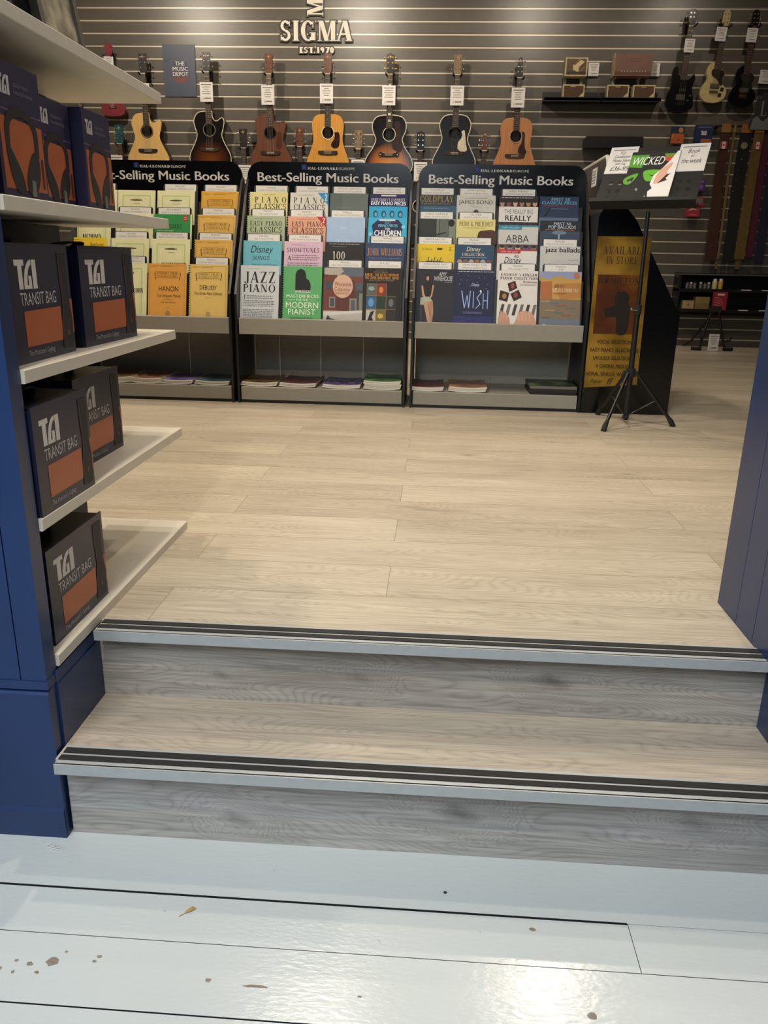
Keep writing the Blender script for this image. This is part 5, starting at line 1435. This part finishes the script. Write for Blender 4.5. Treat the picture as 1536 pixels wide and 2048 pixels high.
LG = [('lower guitar with a teal headstock behind the left rack', -3.024, 1.912, dict(kind='dread', top=mat('teal_top', '1f4a52', .3), side=BLK, head=mat('teal_head', '1c5058', .25, var=.5, scale=60))),
      ('lower guitar with a dark headstock between left and middle racks', -1.845, 1.889, dict(kind='folk', top=SPRUCE, side=BROWNSIDE, head=DFRET)),
      ('lower guitar with a brown headstock left of the amber dreadnought', -1.314, 1.907, dict(kind='dread', top=SPRUCE, side=BROWNSIDE, head=MAHOG)),
      ('lower guitar with a pale headstock right of the amber dreadnought', -0.767, 1.891, dict(kind='dread', top=SPRUCE, side=BROWNSIDE, head=wood('grey_brown_head', '8a7860', '6c5a44', 'Z', 60))),
      ('lower guitar with a black headstock between middle and right racks', -0.190, 1.884, dict(kind='folk', top=BLK, side=BLK, head=BLK, headshape='crown')),
      ('lower guitar with a slim headstock beside the tan cedar one', 0.397, 1.890, dict(kind='dread', top=CEDAR, side=BROWNSIDE, head=MAHOG, headshape='slim'))]
for lab, x, z, kw in LG:
    acoustic(lab, x, z, scale=1.0, group='guitars on the lower row', **kw)
    hanger(x, z - .165, 'black hanger of the ' + lab.replace('lower guitar', 'lower row guitar'))
for i, (x, z) in enumerate([(-3.06, 1.64), (-1.832, 1.57), (-1.30, 1.60), (-0.767, 1.629), (-0.183, 1.615), (0.40, 1.60)]):
    price_card(x, z, 'price card of the lower guitar %s' % LG[i][0].replace('lower guitar ', ''))

# ukuleles
def uke(label, x, ztop, top, head, sc_=1.0):
    t = thing('ukulele', label, 'ukulele', (x, YW - 0.004, ztop), 0, 'ukuleles on the slat wall')
    t.scale = (sc_, 1, sc_)
    out = [(a * .57, -.345 + b * .53) for a, b in outline_of('folk')]
    MB().prism(out[::-1], 'y', -.10, -.035, top).build('body', t)
    MB().prism([(-.017, -.115), (.017, -.115), (.019, -.36), (-.019, -.36)], 'y', -.104, -.088, NECKW, cap=FRET).build('neck', t)
    mb = MB()
    for k in range(10): mb.box(-.018, .018, -.1055, -.104, -.13 - .022 * k - .0006, -.13 - .022 * k + .0006, STEEL)
    mb.build('frets', t)
    MB().prism([(-.017, -.118), (.017, -.118), (.033, -.09), (.034, -.02), (.018, -.006), (.0, 0), (-.018, -.006), (-.034, -.02), (-.033, -.09)], 'y', -.102, -.09, head).build('headstock', t)
    for s in (-1, 1):
        for i in range(2):
            zz = -.035 - .04 * i
            MB().disc((s * .018, -.102, zz), (0, -1, 0), .005, .006, CHROME, 8).ball((s * .046, -.094, zz), .009, CHROME, .8, .6, 1, 8).build('tuning_peg', t)
    MB().disc((0, -.1, -.43), (0, -1, 0), .027, .0012, GAP, 20).build('sound_hole', t)
    mb = MB(); mb.box(-.035, .035, -.107, -.1, -.54, -.528, DFRET); mb.box(-.02, .02, -.109, -.107, -.536, -.534, IVORY); mb.build('bridge', t)
    mb = MB()
    for i in range(4): mb.tube([(-.011 + .0073 * i, -.107, -.118), (-.014 + .0093 * i, -.108, -.53)], .0008, IVORY, 3, False)
    mb.build('strings', t)
uke('red ukulele hanging above the pale cutaway guitar', -3.075, 2.594, REDW, REDW)
hanger(-3.075, 2.478, 'black wall hanger holding the red ukulele')
price_card(-3.066, 2.47, 'small white price card on the red ukulele', .08, .085, 7.92)
uke('ukulele with an amber body half hidden behind the headphone boxes', -3.385, 2.46, SPRUCE2, MAHOG, 1.25)
hanger(-3.385, 2.316, 'black wall hanger holding the amber ukulele')

# blue poster
mb = MB()
PB = mat('slate_blue_poster', '3a4358', 0.45, var=.04)
mb.box(-2.601, -2.299, YW - .012, YW - .008, 2.172, 2.602, PB)
mb.face((-2.601, YW - .012, 2.172), (1, 0, 0), (0, 0, 1), .302, .43)
mb.e(.52, .48, .30, .225, '434b60', 28)
mb.p([(.52 + .30 * math.cos(a), .48 + .225 * math.sin(a)) for a in [math.radians(207 + 126 * k / 14) for k in range(15)]], '6e4a42')
for s, u0, v0, u1, v1 in (('THE', .38, .60, .66, .675), ('MUSIC', .29, .50, .77, .575), ('DEPOT', .29, .40, .77, .475)): mb.t(s, u0, v0, u1, v1, 'ddd8cf', 'bold')
mb.p([(.04, .66), (.24, .72), (.24, .73), (.04, .68)], '2c3448')
tag(mb.build('poster'), 'slate blue shop poster with white lettering on the slat wall', 'poster')

# large letter sign
sg = thing('letter_sign', 'large white serif letter sign edged in black at the top of the wall', 'sign', (-1.168, YW - .005, 2.60))
LB = mat('sign_black', '2c2826', 0.5); LWH = mat('sign_white', 'e6dfd0', 0.45, var=.01)
def sign_word(name, word, x0, x1, z0, z1, rot=False, T=.24, t=.08, grow=.07):
    for mm, g, ya, yb, nm in ((LB, grow, -.012, 0.0, 'backing'), (LWH, 0.0, -.016, -.012, name)):
        polys, w = serif(word, T, t, .07, g)
        mb = MB()
        for i, p in enumerate(polys):
            if rot: q = [(x1 - y * (x1 - x0), z0 + x / w * (z1 - z0)) for x, y in p]
            else: q = [(x0 + x / w * (x1 - x0), z0 + y * (z1 - z0)) for x, y in p]
            e = (i % 40) * 0.00005
            mb.prism(q, 'y', ya - e, yb, mm)
        mb.build(nm, sg)
sign_word('lettering', 'SIGMA', -1.50 + 1.168, -0.845 + 1.168, 2.635 - 2.60, 2.795 - 2.60)
sign_word('lettering', 'EST.1970', -1.325 + 1.168, -1.005 + 1.168, 2.537 - 2.60, 2.585 - 2.60, T=.3, t=.12, grow=.16)
sign_word('lettering', 'M', -1.25 + 1.168, -1.105 + 1.168, 2.83 - 2.60, 2.965 - 2.60, rot=True)

# small amplifiers on black shelves
def wall_shelf(x0, x1, label):
    t = thing('wall_shelf', label, 'shelf', ((x0 + x1) / 2, YW, 2.165), 0, 'black shelves on the slat wall')
    w = (x1 - x0) / 2
    mb = MB(); mb.box(-w, w, -.16, 0, -.022, 0, BLACK); mb.box(-w, w, -.16, -.155, -.03, .006, BLACK); mb.build('shelf_board', t)
    MB().box(-w, w, -.008, 0, 0, .07, BLACK).build('back_flange', t)
wall_shelf(0.905, 1.405, 'black wall shelf holding one small amplifier')
wall_shelf(1.415, 1.935, 'black wall shelf holding two small amplifiers')
CREAM = mat('cream_tolex', 'b9ab84', 0.55); GRILLE = mat('brown_grille', '4e3826', 0.8, var=.3, scale=200)
def mini_amp(label, x, z):
    t = thing('mini_amplifier', label, 'amplifier', (x, 7.925, z), 0, 'small cream amplifiers')
    w, h = .096, .108
    mb = MB(); mb.box(-w, w, 0.004, .09, 0, h, CREAM)
    for a, b, c, d in ((-w, w, 0, .01), (-w, w, h - .01, h), (-w, -w + .01, .01, h - .01), (w - .01, w, .01, h - .01)): mb.box(a, b, 0, .004, c, d, CREAM)
    mb.build('cabinet', t)
    mb = MB(); mb.box(-w + .01, w - .01, .002, .004, .01, h - .01, GRILLE); mb.face((-w + .01, .002, .01), (1, 0, 0), (0, 0, 1), 2 * w - .02, h - .02)
    mb.p([(.78, 0), (1, 0), (1, .42)], 'b9ab84'); mb.r(.35, .9, .6, .95, 'b9ab84'); mb.build('grille', t)
    MB().tube([(-.03, .04, h), (-.02, .04, h + .008), (.02, .04, h + .008), (.03, .04, h)], .004, BLACK, 6).build('handle', t)
mini_amp('cream and brown mini amplifier alone on its shelf', 1.163, 2.166)
mini_amp('cream and brown mini amplifier left of two on the shelf', 1.555, 2.166)
mini_amp('cream and brown mini amplifier right of two on the shelf', 1.783, 2.166)
ACR = mat('frosted_acrylic', '9a978c', 0.3)
def riser(x, label):
    mb = MB(); mb.box(x - .012, x + .012, 8.0, 8.03, 2.172, 2.33, ACR); mb.box(x - .012, x + .012, 7.94, 8.03, 2.33, 2.338, ACR)
    tag(mb.build('display_bracket'), label, 'bracket', 'clear brackets under the amplifier boxes')
for x, l in ((1.09, 'clear bracket under the left end of the small amplifier box'), (1.235, 'clear bracket under the right end of the small amplifier box'), (1.52, 'clear bracket under the left end of the large amplifier box'), (1.74, 'clear bracket under the right end of the large amplifier box')): riser(x, l)
mb = MB(); mb.box(1.072, 1.268, 7.92, 8.03, 2.34, 2.487, CREAM); mb.face((1.072, 7.92, 2.34), (1, 0, 0), (0, 0, 1), .196, .147)
mb.r(.06, .07, .94, .93, '5c4838'); mb.p([(.35, .35), (.62, .18), (.85, .5), (.85, .78), (.6, .9), (.35, .62)], 'c8b88c'); mb.p([(.62, .2), (.85, .52), (.85, .76), (.62, .48)], '5a3c28'); mb.r(.06, .07, .94, .24, '3c2c22'); mb.p([(.36, .64), (.6, .88), (.66, .84), (.42, .58)], '6a4c30')
tag(mb.build('amplifier_box'), 'small cream carton with an amplifier picture on the wall', 'box')
mb = MB(); BRB = mat('brown_carton', '6b4b40', 0.5); mb.box(1.50, 1.825, 7.90, 8.03, 2.34, 2.52, BRB); mb.box(1.497, 1.4995, 7.90, 8.03, 2.34, 2.52, CREAM); mb.face((1.50, 7.90, 2.34), (1, 0, 0), (0, 0, 1), .325, .18)
mb.r(.02, .04, .98, .2, '5a3c34'); mb.lines(.3, .6, .7, .8, 2, '5a4038'); 
for k in range(9): mb.e(.2 + .08 * k, .2, .018, .03, 'a08c70')
tag(mb.build('amplifier_box'), 'large brown carton above two small amplifiers', 'box')
price_card(1.341, 2.465, 'price card beside the small cream amplifier carton', .085, .098, 8.03)
price_card(1.879, 2.464, 'price card beside the large brown amplifier carton', .085, .095, 8.03)
mb = MB(); mb.prism(rrect(1.305, 1.76, 1.825, 1.856, .015), 'y', 7.92, 8.055, BLACK); tag(mb.build('speaker_case'), 'long black case on the wall below the amplifiers', 'case')

# electric guitars and bass
def electric(name, label, cat, x, ztop, pts, top, guard, parts, rot, head, nstr, total=0.72):
    t = thing(name, label, cat, (x, YW - .03, ztop), 0, 'electric guitars on the slat wall')
    t.rotation_euler = (0, rot, 0)
    zb = -total
    out = catmull([(a, zb + b) for a, b in pts], 4)
    MB().prism(out, 'y', -.085, -.045, top).build('body', t)
    MB().prism([(-.020, -.12), (.020, -.12), (.027, zb + .26), (-.027, zb + .26)], 'y', -.092, -.068, NECKW, cap=FRET).build('neck', t)
    mb = MB()
    for k in range(18):
        zz = -.13 - (total - .39) * (1 - 2 ** (-k / 12)) / .65
        if zz < zb + .27: break
        mb.box(-.024, .024, -.0935, -.092, zz - .001, zz + .001, STEEL)
    mb.build('frets', t)
    MB().prism(head, 'y', -.086, -.070, NECKW, cap=top).build('headstock', t)
    for i in range(nstr // 2):
        for s in (-1, 1):
            MB().disc((s * .014, -.086, -.03 - .032 * i), (0, -1, 0), .006, .006, CHROME, 8).ball((s * .044, -.078, -.03 - .032 * i), .009, CHROME, 1, .6, .8, 8).build('tuning_peg', t)
    if guard: MB().prism(catmull([(a, zb + b) for a, b in guard[1]], 4), 'y', -.088, -.085, guard[0]).build('pickguard', t)
    for nm, x0, x1, z0, z1, m in parts:
        MB().box(x0, x1, -.095, -.085, zb + z0, zb + z1, m).build(nm, t)
    mb = MB()
    for i in range(nstr):
        u = (i / (nstr - 1) - .5)
        mb.tube([(u * .03, -.0955, -.12), (u * .05, -.098, zb + .06)], .0009, STEEL, 3, False)
    mb.build('strings', t)
    return t
CRG = mat('cream_gloss', 'b8a878', 0.25)
HEAD = [(-.02, -.12), (.02, -.12), (.033, -.095), (.03, -.015), (.012, .004), (-.012, .004), (-.03, -.015), (-.033, -.095)]
HEADB = [(-.02, -.12), (.02, -.12), (.034, -.11), (.040, -.01), (.02, .0), (-.02, -.002), (-.03, -.05)]
SG = [(0, 0), (-.07, .012), (-.112, .06), (-.105, .125), (-.072, .185), (-.088, .24), (-.075, .295), (-.03, .325), (-.026, .27), (.026, .27), (.045, .265), (.075, .235), (.062, .19), (.07, .15), (.108, .11), (.105, .05), (.06, .01)]
electric('electric_guitar', 'cream electric guitar with a dark pickguard', 'guitar', 2.425, 2.860, SG, CRG, (mat('dark_tort_guard', '1f1a18', .3), [(-.03, .265), (.04, .262), (.07, .235), (.058, .19), (.064, .14), (.04, .15), (.01, .185), (-.03, .21), (-.045, .24)]), [('pickup', -.038, .04, .115, .15, mat('chrome_pickup', '8a8680', .25, .8)), ('bridge', -.038, .035, .078, .095, CHROME), ('volume_knob', .056, .082, .098, .122, BLACK), ('tone_knob', .042, .068, .052, .076, BLACK)], 0.05, HEAD, 6)
electric('electric_guitar', 'black electric guitar nearest the leather strap sign', 'guitar', 2.672, 2.860, SG, BLACKGL, (BLACK, [(-.03, .265), (.04, .262), (.07, .235), (.058, .19), (.064, .14), (.04, .15), (.01, .185), (-.03, .21), (-.045, .24)]), [('pickup', -.038, .04, .115, .15, mat('chrome_pickup', '8a8680', .25, .8)), ('bridge', -.038, .035, .078, .092, GOLD)], 0.03, HEAD, 6, .75)
BASS = [(0, 0), (-.07, .01), (-.125, .06), (-.125, .14), (-.098, .21), (-.105, .29), (-.09, .36), (-.06, .36), (-.05, .30), (-.026, .26), (.026, .26), (.05, .27), (.085, .31), (.10, .27), (.085, .20), (.105, .12), (.11, .05), (.06, .01)]
electric('bass_guitar', 'black bass guitar with a chrome bridge', 'bass guitar', 2.132, 2.868, BASS, BLACKGL, None, [('bridge', -.048, .03, .10, .145, CHROME), ('pickup', -.03, .035, .17, .19, BLACK), ('control_knob', .068, .084, .13, .146, CHROME), ('tone_knob', .05, .066, .09, .106, CHROME)], 0.02, HEADB, 4, .81)
for x, z, n in ((2.428, 2.74, 'cream electric guitar'), (2.675, 2.74, 'black electric guitar'), (2.134, 2.748, 'black bass guitar')): hanger(x, z, 'black wall hanger holding the %s' % n)
price_card(2.131, 2.632, 'price card on the neck of the black bass guitar', .078, .098, 7.92, .03, 4)
price_card(2.388, 2.722, 'price card on the neck of the cream electric guitar', .082, .1, 7.92, .08)
price_card(2.650, 2.715, 'price card on the neck of the black electric guitar', .082, .1, 7.92, .05)
price_card(2.825, 2.40, 'price card hanging above the leather strap sign', .09, .1, 7.95, .05)

# strap sign, straps
sg2 = thing('strap_sign', 'black leather sign with a letter L above the straps', 'sign', (2.86, 7.96, 1.94))
mb = MB(); mb.prism(catmull([(-.105, .0), (-.075, .12), (-.075, .21), (-.05, .245), (-.03, .24), (-.015, .285), (.015, .285), (.03, .24), (.05, .245), (.075, .21), (.075, .12), (.105, .0)], 4), 'y', 0, .006, mat('black_leather', '232427', .6)); mb.face((-.1, 0, 0), (1, 0, 0), (0, 0, 1), .2, .28)
mb.t('L', .36, .36, .64, .78, '7c7c7c', 'serif'); mb.build('leather_shape', sg2)
MB().prism([(-.10, -.012), (.10, -.012), (.08, .075), (.05, .10), (.015, .06), (-.01, .06), (-.05, .10), (-.085, .075)], 'y', -.004, -.001, mat('grey_sign_plate', '6a6c70', .5)).build('grey_plate', sg2)
def strap(label, x0, x1, xb0, xb1, z0, z1, m, tab=True, badge=None, studs=False, tail=None, y=7.97):
    t = thing('guitar_strap', label, 'strap', ((x0 + x1) / 2, y, z1), 0, 'guitar straps on the wall')
    cx = (x0 + x1) / 2
    n = 10
    mb = MB()
    vs = []
    for i in range(n + 1):
        f = i / n
        a = x0 + (xb0 - x0) * f - cx; b = x1 + (xb1 - x1) * f - cx
        zz = -f * (z1 - z0); yy = .012 * math.sin(f * 5)
        vs += [(a, yy, zz), (b, yy, zz), (a, yy + .005, zz), (b, yy + .005, zz)]
    fs = []
    for i in range(n):
        k = 4 * i
        fs += [(k, k + 4, k + 5, k + 1), (k + 2, k + 3, k + 7, k + 6), (k, k + 2, k + 6, k + 4), (k + 1, k + 5, k + 7, k + 3)]
    mb.add(vs, fs + [(0, 1, 3, 2), (4 * n, 4 * n + 2, 4 * n + 3, 4 * n + 1)], m)
    mb.build('strap_band', t)
    if tab:
        w = (x1 - x0) / 2
        q = MB(); q.prism([(-w * .9, -.02), (w * .9, -.02), (w, .03), (w * .6, .055), (-w * .8, .05), (-w, .02)], 'y', -.006, 0, mat('tan_leather', '8a5c26', .55, var=.25)); q.build('leather_end', t, 'tan leather end piece')
    if badge:
        q = MB()
        if badge == 'flag':
            q.box(-.032, .028, -.004, -.001, -.155, -.095, mat('flag_white', 'd0c4bc', .5)); q.box(-.032, -.016, -.0048, -.004, -.155, -.095, mat('flag_red', '9c3038', .5)); q.box(.012, .028, -.0048, -.004, -.155, -.095, mat('flag_red', '9c3038', .5)); q.ball((-.002, -.004, -.125), .009, mat('flag_red', '9c3038', .5), 1, .1, 1)
            q.build('flag_sticker', t, 'red and white flag sticker')
        else:
            q.disc((-.005, -.001, -.125), (0, -1, 0), .03, .003, mat('round_badge', '7a7458', .5, var=.3)); q.build('round_badge', t)
    if studs:
        q = MB()
        for k in range(6): q.ball((-.01 - .012 * k, -.002, -.24 - .09 * k), .005, CHROME, 1, .5, 1, 6)
        q.build('studs', t)
    if tail:
        q = MB(); a = (xb0 + xb1) / 2 - cx; q.prism([(a - tail, -(z1 - z0) - .09), (a + tail, -(z1 - z0) - .09), (a + tail * 1.2, -(z1 - z0) + .01), (a - tail * 1.2, -(z1 - z0) + .01)], 'y', .004, .009, m); q.build('strap_tail', t)
strap('dark brown leather strap with a flag sticker, first from the left', 2.515, 2.60, 2.52, 2.625, .80, 1.925, mat('brown_leather', '3a2012', .5, var=.2), badge='flag')
strap('narrow olive strap hanging right of the dark brown one', 2.625, 2.645, 2.632, 2.655, .82, 1.925, mat('olive_webbing', '6a5428', .6), tail=.011)
strap('black studded leather strap with a round badge', 2.695, 2.80, 2.69, 2.79, .80, 1.925, mat('black_strap_leather', '161414', .5), badge='round', studs=True, y=7.985)
strap('wide mustard brown strap with a flag sticker', 2.815, 2.90, 2.79, 2.885, .82, 1.925, mat('mustard_suede', '5e4a1c', .7, var=.25), badge='flag', tail=.022)
strap('crimson strap right of the mustard one', 2.90, 2.97, 2.90, 2.965, .84, 1.90, mat('crimson_strap', '4c1428', .6), tab=False, y=7.99)
strap('navy strap at the edge of the picture', 2.985, 3.06, 2.985, 3.07, .80, 1.90, mat('navy_strap', '161c34', .6), tab=False, y=7.995)
mb = MB(); mb.tube([(2.46, 8.0, 1.96), (3.12, 8.0, 1.96)], .008, BLACK, 8); mb.box(2.47, 2.50, 8.0, YW, 1.95, 1.97, BLACK); mb.box(3.08, 3.11, 8.0, YW, 1.95, 1.97, BLACK); tag(mb.build('strap_rail'), 'black rail from which the leather straps hang', 'rail')

# hanging packs
def pack(label, x, z0, w, h, bg, draw, d=.03, y=7.97):
    mb = MB(); mb.box(x - w / 2, x + w / 2, y, y + d, z0, z0 + h, ink(bg))
    mb.tube([(x, y + d, z0 + h - .012), (x, YW, z0 + h - .008)], .002, CHROME, 5)
    mb.face((x - w / 2, y, z0), (1, 0, 0), (0, 0, 1), w, h); draw(mb)
    tag(mb.build('accessory_pack'), label, 'pack', 'accessory packs hanging on the slat wall')
pack('small orange and navy pack hanging on the slat wall', 2.136, 1.81, .115, .14, '20253e', lambda m: (m.r(0, 0, 1, .58, 'a4562e'), m.e(.72, .78, .18, .16, 'a8733c'), m.p([(.1, .3), (.16, .3), (.16, .5), (.1, .5)], 'c08a60'), m.e(.6, .2, .06, .06, '5a2c1a')))
pack('navy pack with an orange corner and white logo', 2.37, 1.79, .15, .175, '1c2648', lambda m: (m.r(.34, 0, .95, .34, '9a5a3a'), tgi(m, .3, .52, .62, .72, 'd0d0d4'), m.r(.1, .85, .9, .93, '4a5474')), .05)
pack('small purple pack behind the music stand', 2.40, 1.412, .085, .1, '4a2a66', lambda m: (m.e(.5, .35, .3, .2, '7a4a9a'), m.lines(.2, .7, .8, .9, 2, 'b0a0c0')))
pack('red and grey pack right of the music stand', 2.385, 1.28, .125, .08, '8c2832', lambda m: (m.r(.2, .3, .9, .9, '6a6260'), m.p([(.4, 0), (.55, .5), (.7, 0)], '3c2c30')))
pack('red pack with a white stripe below another red pack', 2.36, 1.19, .125, .08, '9a2c34', lambda m: (m.p([(.1, .6), (.4, .95), (.9, .7), (.5, .75)], 'b0a8a8'), m.e(.5, .2, .3, .1, 'b8504a')))

# ------------------------------------------------------------------ low black shelves at the right
BS = thing('display_shelves', 'low black shelving on the slat wall below the straps', 'shelving', (2.75, YW, 0))
for z in (0.545, 0.36):
    mb = MB(); mb.box(-.46, .62, -.185, -.0, z - .02, z, BLACK); mb.box(-.46, .62, -.19, -.184, z - .026, z + .004, BLACK)
    for a, b in ((.12, .21), (.31, .47)): mb.box(a, b, -.1915, -.19, z - .004, z + .004, WHITE)
    mb.build('shelf', BS)
MB().box(-.46, .62, -.012, -.002, .30, .69, BLACK).build('back_panel', BS)
MB().box(-.46, .62, -.19, -.012, .672, .684, mat('grey_top_edge', '4c4a46', .5)).build('top_board', BS)
for s in (-.46, .60): MB().box(s, s + .02, -.186, -.012, .31, .672, BLACK).build('end_panel', BS)
def jar(x, z, h, r, body, lid, label):
    t = thing('jar', label, 'jar', (x, 7.90, z), 0, 'small jars on the black shelf')
    MB().tube([(0, 0, 0), (0, 0, h * .72), (0, 0, h * .82)], r, body, 12, radii=[r, r, r * .75]).build('jar_body', t)
    MB().tube([(0, 0, h * .82), (0, 0, h)], r * .72, lid, 12).build('lid', t)
GLS = mat('smoky_jar', '5a5652', .25); YEL = mat('yellow_bottle', 'a88c3c', .35); CRM = mat('cream_bottle', 'b4a878', .4)
for x, h, b, l, lab in ((2.375, .065, GLS, BLACK, 'small grey jar first from the left on the black shelf'), (2.41, .06, GLS, WHITE, 'small grey jar second from the left on the black shelf'), (2.445, .066, GLS, BLACK, 'small grey jar third from the left on the black shelf'), (2.50, .062, GLS, WHITE, 'small grey jar fourth from the left on the black shelf'), (2.54, .06, GLS, BLACK, 'small grey jar fifth from the left on the black shelf'), (2.575, .062, GLS, WHITE, 'small grey jar beside the cream bottle'), (2.628, .095, CRM, WHITE, 'cream bottle beside the yellow one on the black shelf'), (2.682, .095, YEL, WHITE, 'yellow bottle on the black shelf')):
    jar(x, .546, h, .016 if h < .08 else .023, b, l, lab)
def carton(x0, x1, z0, z1, c, label, y=7.89, logo=True):
    mb = MB(); mb.box(x0, x1, y, y + .1, z0, z1, mat('kraft_' + c, c, .6)); mb.face((x0, y, z0), (1, 0, 0), (0, 0, 1), x1 - x0, z1 - z0)
    if logo: mb.ring(.06, .08, .94, .92, .01, '7a6444'); mb.e(.5, .5, .12, .16, '8a5a3a')
    tag(mb.build('carton'), label, 'box', 'small cartons on the black shelf')
carton(2.352, 2.458, .3605, .438, 'a58c68', 'small cream carton with a brown mark on the low shelf')
carton(2.468, 2.60, .3605, .416, '7a6436', 'lower of two stacked kraft cartons', logo=False)
carton(2.468, 2.60, .4165, .474, '846c3e', 'upper of two stacked kraft cartons', logo=False)
pk = MB(); pk.box(2.612, 2.745, 7.845, 7.857, .36, .525, ink('8e2030')); pk.face((2.612, 7.845, .36), (1, 0, 0), (0, 0, 1), .133, .165)
pk.r(.3, .8, .8, .9, 'c8b8a8')
for i in range(4):
    q = catmull([(.12, .68 - .13 * i), (.45, .64 - .13 * i), (.68 - .05 * i, .45 - .1 * i), (.82 - .12 * i, .05)], 5, False)
    pk.P2([[(q[k][0], q[k][1] - .015), (q[k + 1][0], q[k + 1][1] - .015), (q[k + 1][0], q[k + 1][1] + .015), (q[k][0], q[k][1] + .015)] for k in range(len(q) - 1)], ink('c4868a'))
pk.box(2.65, 2.70, 7.857, 7.869, .40, .41, BLACK)
tag(pk.build('accessory_pack'), 'red pack with wavy pale stripes in front of the low shelf', 'pack')

# A-frame guitar stand and its price card
gs = thing('guitar_stand', 'black folding guitar stand on the floor by the back wall', 'stand', (2.60, 7.70, 0))
MB().box(-.05, .05, -.03, .03, .35, .40, BLACKRUB).build('hinge', gs)
for s in (-1, 1):
    lg = MB().tube([(s * .03, 0, .37), (s * .09, -.03, .12), (s * .12, -.055, .012)], .011, BLACK, 8).build('leg', gs)
    MB().tube([(s * .10, -.07, .018), (s * .19, -.05, .018)], .016, BLACKRUB, 8).build('rubber_foot', lg)
    MB().tube([(s * .10, -.04, .09), (s * .13, -.12, .10), (s * .135, -.13, .135)], .008, BLACKRUB, 8).build('support_arm', gs)
MB().tube([(0, .02, .36), (-.12, .2, .06), (-.17, .25, .014)], .011, BLACK, 8).build('rear_leg', gs)
MB().tube([(-.09, -.03, .12), (-.03, -.02, .155), (.03, -.02, .155), (.09, -.03, .12)], .008, BLACK, 8).build('cross_brace', gs)
price_card(2.588, .153, 'price card standing on the floor before the guitar stand', .086, .145, 7.585, 0, 4)

# ------------------------------------------------------------------ small debris on the lower floor
mb = MB(); mb.add([(-.412, 1.10, ZL + .0012), (-.40, 1.104, ZL + .004), (-.392, 1.113, ZL + .002), (-.399, 1.114, ZL + .006), (-.408, 1.108, ZL + .003)], [(0, 1, 2, 3, 4)], mat('dry_leaf', 'a88a4c', .7)); mb.tube([(-.412, 1.10, ZL + .0015), (-.418, 1.094, ZL + .001)], .0008, mat('dry_leaf', 'a88a4c', .7), 5)
tag(mb.build('leaf_fragment'), 'tiny dry leaf fragment on the white floorboards', 'leaf')
mb = MB(); mb.ball((.06, 1.189, ZL + .0022), .0036, mat('dark_crumb', '2c2824', .8), 1, .7, .6, 8)
tag(mb.build('crumb'), 'tiny dark crumb on the white floorboards below the step', 'crumb')
mb = MB()
for k in range(5):
    a = random.random() * 1.2 - .4
    mb.tube([(-.738 + .006 * k, 1.246 - .003 * k, ZL + .002), (-.726 + .007 * k, 1.249 - .003 * k + .004 * a, ZL + .0035)], .0009, WHITE, 5)
tag(mb.build('fluff'), 'wisp of white fluff at the foot of the blue post', 'fluff')
